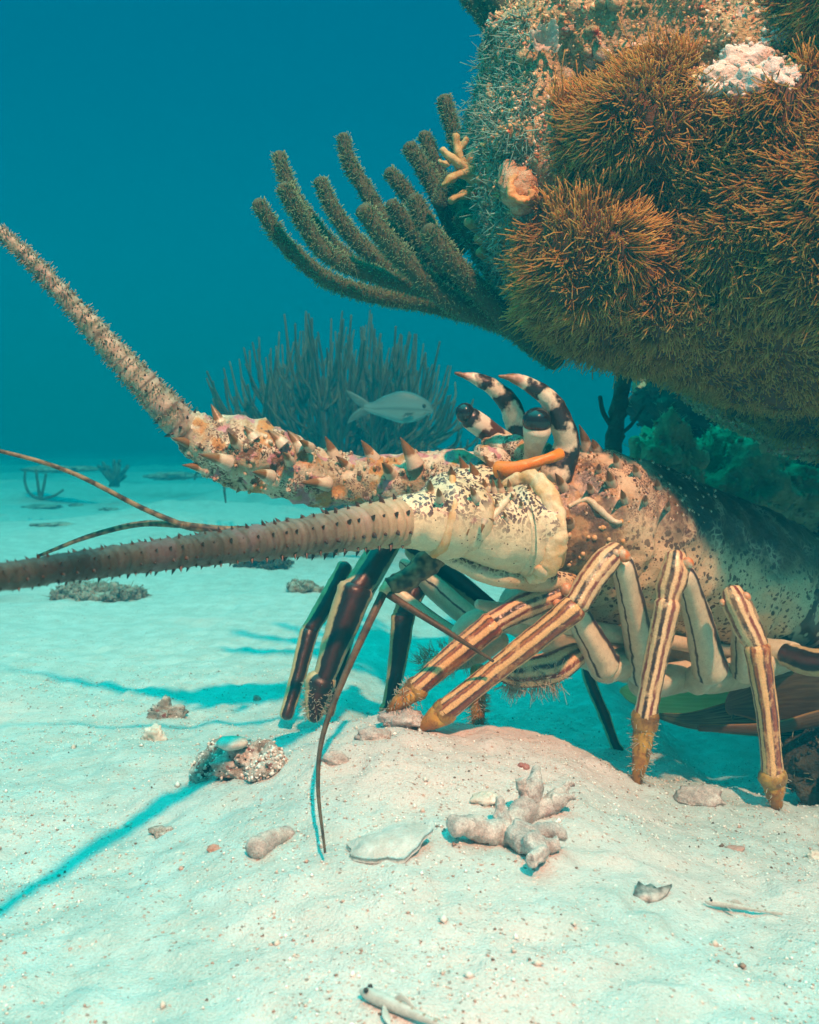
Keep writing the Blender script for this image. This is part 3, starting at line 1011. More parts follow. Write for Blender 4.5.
bend = spread * RNG.normal(0.20, 0.40, (len(B), 1)) + unit(RNG.normal(size=B.shape)) * 0.25 + np.repeat(nr, NTENT, 0) * 0.35
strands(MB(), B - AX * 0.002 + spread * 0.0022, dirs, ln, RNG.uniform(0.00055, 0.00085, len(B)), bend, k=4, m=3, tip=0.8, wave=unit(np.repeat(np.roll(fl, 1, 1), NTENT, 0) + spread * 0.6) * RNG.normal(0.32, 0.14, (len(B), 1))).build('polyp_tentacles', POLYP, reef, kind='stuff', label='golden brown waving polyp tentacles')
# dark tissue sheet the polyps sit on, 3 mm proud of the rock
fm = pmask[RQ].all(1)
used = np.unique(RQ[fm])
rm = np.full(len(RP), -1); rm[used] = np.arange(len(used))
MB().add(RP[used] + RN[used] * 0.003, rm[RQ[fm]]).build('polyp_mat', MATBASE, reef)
# turf and crust on the bare rock
bm = (~pmask) & front
idx, q, nr = reef_sample(25000, bm.astype(float), 6)
chips(MB(), q + nr * 0.001, RNG.uniform(0.0011, 0.0028, len(q)) * (0.6 + RNG.random(len(q)) ** 3), 6, (fbm(q * 24, 3, 61) * 0.42 + 0.5 + RNG.normal(0, 0.13, len(q))) % 1.0).build('crust', CRUMB, reef, kind='stuff', label='crumbly brown, ochre and red crust on the bare rock')
idx, q, nr = reef_sample(900, bm.astype(float), 7)
dd = unit(nr + RNG.normal(0, 0.9, q.shape))
strands(MB(), q, dd, RNG.uniform(0.003, 0.008, len(q)), RNG.uniform(0.0008, 0.0022, len(q)), RNG.normal(0, 0.6, q.shape), k=2, m=3, tip=0.9).build('algae_turf', TURF, reef, kind='stuff', label='short brown turf on the bare rock')
left = bm & (RP[:, 0] < P(522, 200, 1.15)[0]) & (RP[:, 2] < P(545, 40, 1.15)[2])
idx, q, nr = reef_sample(6500, left.astype(float), 8)
dd = unit(nr * 0.8 + np.array([0, 0, -0.5]) + RNG.normal(0, 0.45, q.shape))
strands(MB(), q, dd, RNG.uniform(0.003, 0.0075, len(q)), RNG.uniform(0.0005, 0.0011, len(q)), RNG.normal(0, 1.1, q.shape), k=4, m=3, tip=0.6).build('stringy_algae', TURFG, reef, kind='stuff', label='pale green stringy algae on the left edge')
# nodules on the bare rock
mbn = MB()
idx, q, nr = reef_sample(420, bm.astype(float), 9)
for a_, b_ in zip(q, nr):
    r_ = random.uniform(0.003, 0.009)
    ball(mbn, a_, (r_, r_ * random.uniform(.6, 1.2), r_ * random.uniform(.6, 1.2)), 8, 6, 0.35, random.randrange(999), 120)
mbn.build('crust_nodules', REEF, reef, kind='stuff', label='crusty nodules on the bare rock')

# white sponge patch near the top right
mbw = MB()
for dx, dy, r_ in ((0, 0, 24), (22, -14, 20), (-16, 12, 17), (30, 8, 15), (8, 14, 16), (46, 12, 14), (36, -28, 13), (-28, 22, 10)):
    c_ = rpt(745 + dx, 68 + dy)
    ball(mbw, c_ + np.array([0, 0.010, 0]), (r_ * .00115, 0.015, r_ * .00095), 40, 28, 0.30, 60 + dx, 80)
pw = np.vstack(mbw.V)
pw = pw[RNG.choice(len(pw), 700)]
chips(mbw, pw + RNG.normal(0, 0.0012, pw.shape), RNG.uniform(0.0008, 0.0032, len(pw)), 4)
single(mbw, 'white_sponge', WHITE, 'lumpy white sponge patch between the polyp clumps at the top of the boulder', 'sponge', rpt(745, 90))

# orange tunicate with a curled lip
c_ = rpt(517, 190)
mbt = MB()
tube(mbt, np.array([(*(c_ + np.array([0.0, 0.02, 0.028])), 0.010), (*(c_ + np.array([-0.002, 0.0, 0.012])), 0.017), (*(c_ + np.array([0.001, -0.008, -0.006])), 0.019), (*(c_ + np.array([0.004, -0.006, -0.020])), 0.010)]), n=32, k=9, rough=0.0036, rs=110)
tun = thing('tunicate', 'rounded orange tunicate on the left face of the big boulder', 'tunicate', c_)
mbt.build('body', TUNIC, tun)
lip = [c_ + np.array([math.cos(a) * 0.011 + 0.002, -0.026 + 0.004 * math.sin(a), math.sin(a) * 0.014 - 0.004]) for a in np.linspace(2.2, 5.9, 9)]
tube(MB(), np.array([(*p_, 0.0034) for p_ in lip]), n=16, k=5, rough=0.0022, rs=160).build('curled_lip', m_simple('tunicate_lip', (0.72, 0.30, 0.07), (0.66, 0.40, 0.16), 60, 0.6, 0.4, 0.002), tun)

# pale leafy algae
mbl = MB()
c_ = rpt(546, 48) + np.array([-0.002, -0.006, 0])
for k_ in range(16):
    a = random.uniform(-0.9, math.pi + 0.9)
    l_ = random.uniform(0.007, 0.015)
    d_ = np.array([math.cos(a), -0.5, math.sin(a)])
    tube(mbl, np.array([(*c_, 0.0015), (*(c_ + d_ * l_ * 0.5), 0.0028), (*(c_ + d_ * l_ + np.array([0, -0.004, 0])), 0.0042), (*(c_ + d_ * l_ * 1.15 + np.array([0, -0.008, 0.002])), 0.002)]), n=10, k=4, ref=np.cross(d_, (0, 1, 0)), flat=0.16, rough=0.0014, rs=260)
single(mbl, 'leafy_algae', LEAF, 'small pale ruffled algae rosette on the bare upper left rock', 'algae', c_)

# yellow branching fire coral
fc = thing('fire_coral', 'yellow branching fire coral growing from the left side of the boulder', 'coral', P(492, 190, 1.14))
mbf = MB()
for l in ([(492, 200, 1.15, 12), (478, 182, 1.13, 11), (462, 168, 1.12, 9), (450, 157, 1.11, 7), (443, 151, 1.11, 5)],
          [(470, 172, 1.12, 8), (456, 176, 1.11, 6), (445, 184, 1.1, 5)], [(462, 166, 1.12, 7), (458, 150, 1.12, 6), (456, 137, 1.12, 5)],
          [(478, 182, 1.13, 9), (472, 160, 1.13, 7), (480, 150, 1.14, 7)], [(482, 192, 1.13, 9), (466, 194, 1.12, 7), (452, 200, 1.11, 5)],
          [(452, 158, 1.11, 6), (448, 164, 1.11, 4), (441, 162, 1.1, 4)], [(458, 152, 1.12, 5), (466, 140, 1.12, 4)]):
    ptube(l, n=10, k=4).build('branch', FIRE, fc) if False else tube(mbf, ctl(l), n=16, k=7, rough=0.0020, rs=130, flat=0.7)
mbf.build('branches', FIRE, fc)
# small yellow-green tips lower down the rock
for k_, (a, b) in enumerate(((478, 238), (480, 252), (468, 222))):
    mb_ = ptube([(a + 18, b + 10, 1.14, 4), (a + 8, b + 6, 1.13, 5), (a, b, 1.12, 5)], n=10, k=3)
    mb_.build('branch', FIRE, fc)


# ------------------------------------------------------------------ knobbly sea rod on the left of the coral head
def fuzz(pts_r, n, ln, rad, seed, mb_, skip_end=False):
    """bristles all round a control path (x,y,z,r)"""
    r = np.random.default_rng(seed)
    q = catmull(pts_r, 12)
    f = r.random(n) * (len(q) - 1)
    i0 = np.floor(f).astype(int)
    fr = (f - i0)[:, None]
    c_ = q[i0] * (1 - fr) + q[np.minimum(i0 + 1, len(q) - 1)] * fr
    tg = unit(q[np.minimum(i0 + 1, len(q) - 1), :3] - q[i0, :3])
    rd = r.normal(size=(n, 3))
    rd = unit(rd - tg * (rd * tg).sum(1, keepdims=True))
    tipb = np.clip((f / (len(q) - 1) - 0.93) / 0.07, 0, 1)[:, None]
    dr = unit(rd + tg * (0.15 + 1.2 * tipb) + r.normal(0, 0.25, (n, 3)))
    strands(mb_, c_[:, :3] + rd * c_[:, 3:4] * 0.93, dr, r.uniform(0.6, 1.3, n) * ln, rad, r.normal(0, 0.25, (n, 3)), k=2, m=3, tip=0.5)
    return mb_


rod = thing('sea_rod', 'knobbly sea rod with thick fuzzy fingers reaching left from under the boulder', 'coral', P(550, 356, 1.18))
RODS = [
    [(430, 302, 1.20, 10), (380, 296, 1.18, 9.5), (330, 281, 1.16, 9), (287, 246, 1.14, 8.5), (258, 203, 1.12, 7.5)],
    [(480, 312, 1.22, 10), (420, 291, 1.23, 10), (352, 262, 1.23, 9), (320, 232, 1.22, 8.5), (291, 192, 1.21, 8), (279, 155, 1.21, 7)],
    [(450, 296, 1.16, 10), (385, 278, 1.14, 10), (330, 256, 1.12, 9.5), (300, 216, 1.10, 8.5), (284, 187, 1.09, 8)],
    [(460, 300, 1.18, 10), (405, 277, 1.19, 10), (362, 246, 1.19, 9), (336, 214, 1.18, 8), (320, 181, 1.18, 7)],
    [(430, 275, 1.24, 9), (402, 242, 1.25, 9), (380, 214, 1.25, 9), (360, 180, 1.25, 8), (349, 162, 1.25, 7.5), (343, 137, 1.25, 7)],
    [(505, 322, 1.16, 12), (452, 302, 1.13, 12), (412, 268, 1.11, 12), (388, 242, 1.10, 11.5), (364, 210, 1.09, 10)],
    [(450, 262, 1.26, 9), (420, 212, 1.28, 8), (404, 190, 1.28, 8), (389, 172, 1.28, 7)],
    [(460, 250, 1.26, 9), (440, 200, 1.27, 9), (425, 170, 1.27, 9), (409, 147, 1.27, 8)],
    [(465, 245, 1.30, 9), (448, 195, 1.30, 8), (436, 165, 1.30, 8), (424, 135, 1.30, 7)],
    [(480, 230, 1.28, 9), (462, 160, 1.28, 9), (452, 126, 1.28, 8), (444, 99, 1.28, 7.5)],
    [(455, 290, 1.24, 9), (428, 250, 1.23, 9), (408, 225, 1.23, 9), (391, 204, 1.22, 7.5)],
    [(470, 290, 1.20, 11), (442, 256, 1.18, 11), (427, 225, 1.17, 11), (414, 199, 1.17, 9)],
    [(550, 356, 1.18, 12), (520, 332, 1.15, 13), (480, 292, 1.12, 12.5), (450, 260, 1.10, 12), (429, 230, 1.09, 10)],
    [(552, 350, 1.18, 12), (512, 300, 1.19, 12), (482, 252, 1.19, 11), (461, 217, 1.19, 9)],
    [(440, 205, 1.24, 9), (450, 180, 1.24, 9), (462, 196, 1.23, 9), (470, 230, 1.2, 9)],
    [(556, 360, 1.18, 13), (510, 326, 1.18, 13), (450, 307, 1.19, 12), (390, 296, 1.19, 10)],
]
for k_, l in enumerate(RODS):
    c_ = ctl(l)
    c_[:, 3] *= 0.86
    br = tube(MB(), c_, n=12, k=6, rough=0.0012, rs=180, seed=k_).build('branch', RODBARK, rod)
    L_ = np.linalg.norm(np.diff(c_[:, :3], axis=0), axis=1).sum()
    fuzz(c_, int(L_ * 7500), 0.0042, 0.00055, 100 + k_, MB()).build('branch_polyps', RODPOLYP, br, kind='stuff')
rod2 = thing('sea_rod', 'cropped sea rod fingers rising above the boulder at the top edge', 'coral', P(512, 50, 1.25))
for k_, l in enumerate([[(512, 52, 1.26, 11), (490, 20, 1.26, 11), (462, -14, 1.26, 10)], [(522, 40, 1.24, 11), (505, 10, 1.24, 11), (484, -20, 1.24, 10)], [(508, 92, 1.22, 9), (494, 70, 1.21, 9), (485, 47, 1.21, 7)], [(536, 30, 1.27, 10), (522, 0, 1.27, 10), (508, -25, 1.27, 10)]]):
    c_ = ctl(l)
    br = tube(MB(), c_, n=12, k=6, rough=0.0012, rs=180, seed=50 + k_).build('branch', RODBARK, rod2)
    L_ = np.linalg.norm(np.diff(c_[:, :3], axis=0), axis=1).sum()
    fuzz(c_, int(L_ * 7500), 0.0042, 0.00055, 200 + k_, MB()).build('branch_polyps', RODPOLYP, br, kind='stuff')


# ------------------------------------------------------------------ rocks
def rock(name, label, cat, px, py, Y, rx, ry, rz, mat, seed, rough=0.35, rs=None, nu_=64, nv_=40, group=None, tuft=0, kind_parts=None):
    c_ = P(px, py, Y)
    k_ = Y / FPX
    rad = np.array([rx * k_, ry, rz * k_])
    mb_ = ball(MB(), c_, rad, nu_, nv_, rough, seed, rs or 1.6 / rad.mean(), octv=5)
    base = c_ - np.array([0, 0, rad[2] * 0.8])
    if not tuft:
        return single(mb_, name, mat, label, cat, base, group)
    t_ = thing(name, label, cat, base, group)
    v_ = mb_.V[0].copy()
    mb_.build('stone', mat, t_)
    r = np.random.default_rng(seed)
    ii = r.choice(len(v_), tuft)
    nrm = unit(v_[ii] - c_)
    strands(MB(), v_[ii] + r.normal(0, 0.002, (tuft, 3)), unit(nrm + r.normal(0, .5, (tuft, 3)) + np.array([0, 0, .3])), r.uniform(0.003, 0.009, tuft) * max(1, Y / 2), 0.0011 * max(1, Y / 1.6), r.normal(0, .8, (tuft, 3)), k=2, m=3).build('algae_tufts', EPI, t_, kind='stuff')
    ii = r.choice(len(v_), tuft * 2)
    chips(MB(), v_[ii] + r.normal(0, 0.003, (tuft * 2, 3)), r.uniform(0.002, 0.008, tuft * 2) * Y / 2, seed).build('crumbs', mat, t_, kind='stuff')
    return t_


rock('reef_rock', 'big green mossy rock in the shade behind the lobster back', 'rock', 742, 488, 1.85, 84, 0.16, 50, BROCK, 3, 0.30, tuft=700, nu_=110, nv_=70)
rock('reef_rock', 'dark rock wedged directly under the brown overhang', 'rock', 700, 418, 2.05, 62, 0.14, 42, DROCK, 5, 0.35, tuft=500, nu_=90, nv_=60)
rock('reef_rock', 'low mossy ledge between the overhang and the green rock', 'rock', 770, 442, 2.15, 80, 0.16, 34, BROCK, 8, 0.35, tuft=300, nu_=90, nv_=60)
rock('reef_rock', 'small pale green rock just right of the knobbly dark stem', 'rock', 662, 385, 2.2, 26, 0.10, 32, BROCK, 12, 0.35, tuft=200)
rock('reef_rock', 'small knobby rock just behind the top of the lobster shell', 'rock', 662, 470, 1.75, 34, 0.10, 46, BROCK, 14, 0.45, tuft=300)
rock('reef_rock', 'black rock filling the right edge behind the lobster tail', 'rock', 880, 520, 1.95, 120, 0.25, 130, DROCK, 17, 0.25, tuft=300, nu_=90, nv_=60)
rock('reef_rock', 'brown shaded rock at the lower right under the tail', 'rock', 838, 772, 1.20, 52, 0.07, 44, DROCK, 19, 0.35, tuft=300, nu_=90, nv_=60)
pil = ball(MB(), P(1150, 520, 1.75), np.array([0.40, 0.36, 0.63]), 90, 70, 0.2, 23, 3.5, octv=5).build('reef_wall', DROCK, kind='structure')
# knobbly stem with twigs
tw = thing('sea_whip', 'dark knobbly stem with two thin twigs below the overhang', 'coral', P(616, 470, 1.6))
ptube([(611, 480, 1.60, 10), (614, 440, 1.60, 9), (619, 405, 1.60, 8), (625, 368, 1.60, 8)], n=12, k=8, rough=0.004, rs=90).build('stem', DROCK, tw)
ptube([(610, 424, 1.6, 2.6), (603, 412, 1.59, 2.4), (600, 397, 1.59, 2.2)], n=7).build('twig', DROCK, tw)
ptube([(621, 434, 1.6, 2), (632, 424, 1.6, 1.8), (644, 406, 1.61, 1.6)], n=7).build('twig', DROCK, tw)
tw2 = thing('sponge_finger', 'short green finger sponge behind the spiny shell ridge', 'sponge', P(640, 470, 1.7))
ptube([(642, 480, 1.70, 7), (638, 455, 1.70, 7), (634, 440, 1.70, 6)], n=10, rough=0.002).build('finger', BROCK, tw2)
ptube([(656, 478, 1.72, 8), (664, 450, 1.72, 7), (660, 440, 1.72, 5)], n=10, rough=0.002).build('finger', BROCK, tw2)

# ------------------------------------------------------------------ background: bushy gorgonian, fish, far corals
bz = P(335, 480, 3.2)
bush = thing('bushy_gorgonian', 'large dim bushy gorgonian with many thin upright branches behind the fish', 'coral', (bz[0], bz[1], g1(bz[0], bz[1]) - 0.02))
rb = random.Random(5)
mbm, mbt_ = MB(), MB()
for k_ in range(150):
    ex = rb.uniform(-1, 1)
    h_ = 312 + 118 * abs(ex) ** 2.6 + abs(rb.gauss(0, 46)) - 10
    Yd = 3.2 + rb.uniform(-0.30, 0.30)
    bx = 335 + ex * 42 + rb.uniform(-6, 6)
    cxp = 335 + ex * 136
    bb = P(bx, 480, 3.2 + (Yd - 3.2) * 0.3)
    fk = rb.uniform(0.30, 0.55)
    tt_ = P(cxp + rb.uniform(-10, 10), h_, Yd)
    fp = bb * (1 - fk) + tt_ * fk + np.array([ex * 0.08 + rb.uniform(-.03, .03), rb.uniform(-.03, .03), -0.01])
    tube(mbm, np.array([(*bb, 0.0072), (*(bb * 0.5 + fp * 0.5 + np.array([ex * 0.02, 0, -0.012])), 0.0062), (*fp, 0.0058)]), n=5, k=3, capa=False)
    for b_ in range(rb.choice((2, 3, 3, 4))):
        te = P(cxp + rb.uniform(-26, 26), h_ + abs(rb.gauss(0, 22)), Yd + rb.uniform(-.08, .08))
        md = fp * 0.5 + te * 0.5 + np.array([(te[0] - fp[0]) * 0.28 + rb.uniform(-.014, .014), rb.uniform(-.02, .02), rb.uniform(-.02, .01)])
        tube(mbm, np.array([(*fp, 0.0052), (*md, 0.0046), (*te, 0.0030)]), n=5, k=4, capa=False)
mbm.build('branches', BUSH, bush, kind='stuff', label='thin dark branches fanning upward')
ptube([(335, 505, 3.2, 12), (335, 470, 3.2, 14)], n=10).build('holdfast', BUSH, bush)

# silver fish
FY = 2.55
fr_ = thing('fish', 'silvery fish with forked tail swimming right before the bushy gorgonian', 'fish', P(395, 408, FY))
ptube([(366, 407, FY, 4.0), (374, 408, FY, 6.5), (388, 407, FY, 12.5), (402, 407, FY, 16), (416, 408, FY, 13.5), (426, 409, FY, 8.5), (431, 411, FY, 3.5)], n=24, k=6, ref=(0, 0, 1), flat=0.36).build('body', FISH, fr_)


def fin(pts, Y, mat, parent, name='fin', thick=0.0012):
    c_ = np.array([P(a, b, Y) for a, b in pts])
    n_ = len(c_)
    off = np.array([0, thick, 0])
    v_ = np.vstack([c_ - off, c_ + off])
    m_ = MB()
    ctr = c_.mean(0)
    v_ = np.vstack([v_, ctr - off * 1.6, ctr + off * 1.6])
    j_ = np.arange(n_)
    q_ = np.stack([j_, (j_ + 1) % n_, (j_ + 1) % n_ + n_, j_ + n_], 1)
    t_ = np.vstack([np.stack([j_, (j_ + 1) % n_, np.full(n_, 2 * n_)], 1), np.stack([(j_ + 1) % n_ + n_, j_ + n_, np.full(n_, 2 * n_ + 1)], 1)])
    return m_.add(v_, q_, t_).build(name, mat, parent)


tf = MB()
tube(tf, ctl([(371, 408, FY, 3.2), (362, 403, FY, 4.4), (354, 397, FY, 3.4), (347, 391, FY, 0.8)]), n=12, k=5, ref=(0, 0, 1), flat=0.22)
tube(tf, ctl([(371, 408, FY, 3.2), (362, 412, FY, 4.4), (354, 417, FY, 3.4), (348, 423, FY, 0.8)]), n=12, k=5, ref=(0, 0, 1), flat=0.22)
tf.build('tail_fin', FIN, fr_)
fin([(383, 397), (390, 392), (400, 391), (412, 394), (420, 400), (410, 396), (398, 396)], FY, FIN, fr_, 'dorsal_fin')
fin([(378, 413), (386, 418), (392, 421), (398, 421), (388, 416)], FY, FIN, fr_, 'anal_fin')
fin([(414, 413), (408, 417), (402, 418), (406, 413)], FY - 0.018, FIN, fr_, 'pectoral_fin')
ball(MB(), P(424, 406, FY - 0.009), (0.0050, 0.003, 0.0050), 12, 8).build('eye', EYE, fr_)

far_fan = thing('sea_fan', 'small dark sea fan standing on the far sand at left', 'coral', P(115, 487, 5.6))
mbx = MB()
for k_ in range(26):
    a = rb.uniform(-0.7, 0.9)
    l_ = rb.uniform(12, 26)
    tube(mbx, ctl([(114 + rb.uniform(-5, 5), 486, 5.6, 1.3), (114 + math.sin(a) * l_ * 0.5, 486 - math.cos(a) * l_ * 0.55, 5.6 + rb.uniform(-.1, .1), 1.9), (114 + math.sin(a) * l_, 486 - math.cos(a) * l_, 5.6 + rb.uniform(-.1, .1), 1.8)]), n=5, k=3)
mbx.build('branches', BUSH, far_fan)
rf = thing('sea_rod', 'small sea rod with four thin arms on the far sand at left', 'coral', P(40, 500, 4.6))
for l in ([(40, 499, 1.6), (30, 494, 1.6), (25, 483, 1.5), (25, 472, 1.3)], [(40, 499, 1.8), (38, 485, 1.7), (36, 470, 1.4)], [(41, 498, 1.8), (44, 485, 1.6), (46, 474, 1.4)], [(42, 499, 1.6), (54, 496, 1.6), (63, 490, 1.4)]):
    ptube([(a, b, 4.6, c2) for a, b, c2 in l], n=6, k=4).build('branch', BUSH, rf)

k_ = 0
for (px, py, rx, rz, lab, tf, mt) in [
    (92, 597, 36, 9, 'weedy grey rubble heap on the sand below the dark antenna', 900, FROCK),
    (268, 566, 24, 10, 'dark weedy rubble just under the middle of the ringed antenna', 500, DROCK),
    (305, 590, 15, 6, 'low grey stone behind the striped far legs', 120, FROCK),
    (310, 556, 22, 5, 'thin weedy rubble strip close under the ringed antenna', 250, FROCK),
    (53, 525, 18, 2, 'flat dark patch of rubble on the far sand at left', 0, FROCK),
    (45, 507, 20, 2, 'low dark rubble near the small far sea rod', 0, FROCK),
    (78, 506, 8, 2, 'little dark stone on the far sand right of the small sea rod', 0, FROCK),
    (107, 510, 9, 2, 'little dark stone on the far sand below the sea fan', 0, FROCK),
    (170, 477, 24, 3, 'far dark rubble mound near the horizon left of the spiny base', 0, FROCK),
    (60, 470, 34, 3, 'far dim rubble bank at the horizon on the left', 0, FROCK),
]:
    g_ = gpt(px, py)
    Y_ = min(g_[1], 7.5)
    rock('rubble', lab, 'rubble', px, py - rz * 0.2, Y_, rx, rx * Y_ / FPX * 0.7, rz, mt, 70 + k_, 0.5, nu_=40, nv_=24, tuft=tf)
    k_ += 1

# ------------------------------------------------------------------ things lying on the near sand
def on_sand(name, label, cat, px, py, rx, rz, mat, seed, rough=0.3, depth=None, sink=0.35, group=None, nu_=48, nv_=30, axes=None, octv=6):
    g_ = gpt(px, py)
    k2 = g_[1] / FPX
    rad = np.array([rx * k2, (depth or rx * 0.7) * k2, rz * k2])
    c_ = np.array([g_[0], g_[1], g_[2] + rad[2] * (1 - 2 * sink)])
    m_ = ball(MB(), c_, rad, nu_, nv_, rough, seed, 1.5 / rad.mean(), axes=axes, octv=octv)
    return single(m_, name, mat, label, cat, (c_[0], c_[1], c_[2] - rad[2]), group)


g_ = gpt(238, 782)
rub = thing('rubble_rock', 'crumbly pale rubble lump with a red stain crossed by an antenna shadow', 'rock', g_)
m_ = MB()
for (dx, dy, rx, rz, s_) in ((-22, -8, 22, 20, 1), (8, -10, 28, 22, 2), (34, -14, 18, 16, 3), (-36, 2, 11, 10, 4), (22, -2, 20, 12, 6), (-8, -28, 13, 9, 5)):
    q_ = gpt(238 + dx, 782 + dy * 0.5)
    kk = q_[1] / FPX
    ball(m_, q_ + np.array([0, 0.01, rz * kk * 0.55]), (rx * kk, rx * kk * 0.9, rz * kk), 64, 42, 0.45, 300 + s_, 60, octv=6)
rv = np.vstack(m_.V)
m_.build('stone', RUB, rub)
rv = rv[RNG.choice(len(rv), 1500)]
chips(MB(), rv + RNG.normal(0, 0.0008, rv.shape), RNG.uniform(0.0006, 0.0026, len(rv)), 5).build('crumbs', GRAIN, rub, kind='stuff')
g2 = gpt(228, 742)
ball(MB(), P(230, 743, g_[1] + 0.01), (0.016, 0.012, 0.006), 20, 12, 0.25, 9, 60).build('pale_shell_chip', SHELL, rub)

on_sand('pebble', 'dark weedy pebble with hairy tufts on the left sand', 'pebble', 166, 716, 17, 13, RUB, 41, 0.45, nu_=44, nv_=26)
on_sand('shell_fragment', 'small pale shell fragment lying in the upper antenna shadow', 'shell', 156, 740, 12, 11, SHELL, 42, 0.35)
on_sand('pebble', 'tiny dark pebble alone on the sand left of the dark legs', 'pebble', 257, 700, 4, 4, RUB, 43)
on_sand('pebble', 'grey oval pebble half buried beside the mound crest', 'pebble', 374, 738, 17, 8, FRAG, 44, 0.25)
on_sand('pebble', 'grey pebble on the slope just left of the hanging antennule', 'pebble', 334, 762, 13, 8, FRAG, 45, 0.3)
on_sand('coral_rubble', 'flat pale rubble piece under the front leg tips', 'rubble', 402, 722, 26, 9, FRAG, 46, 0.35)
on_sand('pebble', 'small green stone in the long lower antenna shadow', 'pebble', 163, 834, 13, 6, RUB, 47, 0.35)
on_sand('pebble', 'little pink pebble in the middle of the left slope', 'pebble', 215, 850, 7, 4, m_simple('pink_stone', (0.48, 0.24, 0.18), (0.58, 0.36, 0.28), 80), 48)
on_sand('pebble', 'oblong grey pebble at the mound crest between the right legs', 'pebble', 702, 800, 26, 10, FRAG, 49, 0.3)
on_sand('pebble', 'pink chip on the mound above the branching coral piece', 'pebble', 524, 768, 7, 4, m_simple('red_chip', (0.42, 0.12, 0.10), (0.52, 0.26, 0.22), 80), 50)
on_sand('pebble', 'low whitish pebble behind the branching coral piece', 'pebble', 486, 800, 15, 6, SHELL, 51, 0.3)
on_sand('shell_fragment', 'white shell chip at the right edge of the sand', 'shell', 815, 858, 8, 6, SHELL, 52, 0.3)
on_sand('pebble', 'pink flat chip on the sand right of the branching coral', 'pebble', 735, 850, 10, 3, m_simple('rose_chip', (0.46, 0.25, 0.21), (0.56, 0.36, 0.30), 80), 53)

# worn tube of coral rubble
a_, b_ = gpt(256, 856), gpt(288, 836)
m_ = tube(MB(), np.array([(*(a_ + (0, 0, .006)), 0.0085), (*((a_ + b_) / 2 + (0, 0, .005)), 0.0075), (*(b_ + (0, 0, .002)), 0.006)]), n=14, k=6, rough=0.0012, rs=120)
single(m_, 'coral_finger', FRAG, 'worn pale finger of dead coral lying on the left slope', 'rubble', a_)

# broken white shell plate
c_ = gpt(388, 852)
kk = c_[1] / FPX
nr_, na_ = 14, 40
vv, uu = [], []
for i_ in range(nr_ + 1):
    for j_ in range(na_):
        a = 2 * math.pi * j_ / na_
        s_ = i_ / nr_
        rx_ = 38 * (1 + 0.12 * math.sin(2 * a + 1) + 0.08 * math.sin(5 * a + 0.5) + 0.05 * math.sin(9 * a))
        lift = 0.012 * (1 - s_ ** 2) * 0.8 + 0.012 * max(0, math.cos(a - 0.5)) * s_ ** 2
        vv.append(c_ + np.array([math.cos(a) * s_ * rx_ * kk, math.sin(a) * s_ * rx_ * kk * 0.9, lift + 0.004]))
vv = np.array(vv)
ii_ = np.arange(nr_)[:, None] * na_
jj_ = np.arange(na_)[None]
qq_ = np.stack(np.broadcast_arrays(ii_ + jj_, ii_ + (jj_ + 1) % na_, ii_ + na_ + (jj_ + 1) % na_, ii_ + na_ + jj_), -1).reshape(-1, 4)
n_ = len(vv)
rim = nr_ * na_ + np.arange(na_)
rq = np.stack([rim, np.roll(rim, -1), np.roll(rim, -1) + n_, rim + n_], 1)
m_ = MB().add(np.vstack([vv, vv - np.array([0, 0, 0.003])]), np.vstack([qq_, qq_[:, ::-1] + n_, rq[:, ::-1]]))
single(m_, 'broken_shell', SHELLD, 'broken white shell plate with a raised lip, lying flat and sandy', 'shell', c_)

# dark shard
c_ = gpt(650, 896)
ol = [(633, 897, 2), (638, 889, 6), (643, 893, 5), (651, 892, 6), (659, 895, 4), (672, 892, 6), (667, 898, 4), (658, 902, 2), (648, 904, 2), (640, 901, 2)]
top_ = np.array([gpt(a, b) + np.array([0, 0, u_ * 0.001]) for a, b, u_ in ol])
n_ = len(ol)
j_ = np.arange(n_)
allv = np.vstack([top_, top_ - np.array([0, 0, 0.0022]), top_.mean(0) + np.array([0, 0, 0.001]), top_.mean(0) - np.array([0, 0, 0.002])])
m_ = MB().add(allv, np.stack([j_, j_ + n_, (j_ + 1) % n_ + n_, (j_ + 1) % n_], 1),
              np.vstack([np.stack([j_, (j_ + 1) % n_, np.full(n_, 2 * n_)], 1), np.stack([(j_ + 1) % n_ + n_, j_ + n_, np.full(n_, 2 * n_ + 1)], 1)]))
single(m_, 'shell_shard', SHARD, 'small dark jagged shell shard alone on the foreground sand', 'shell', c_)

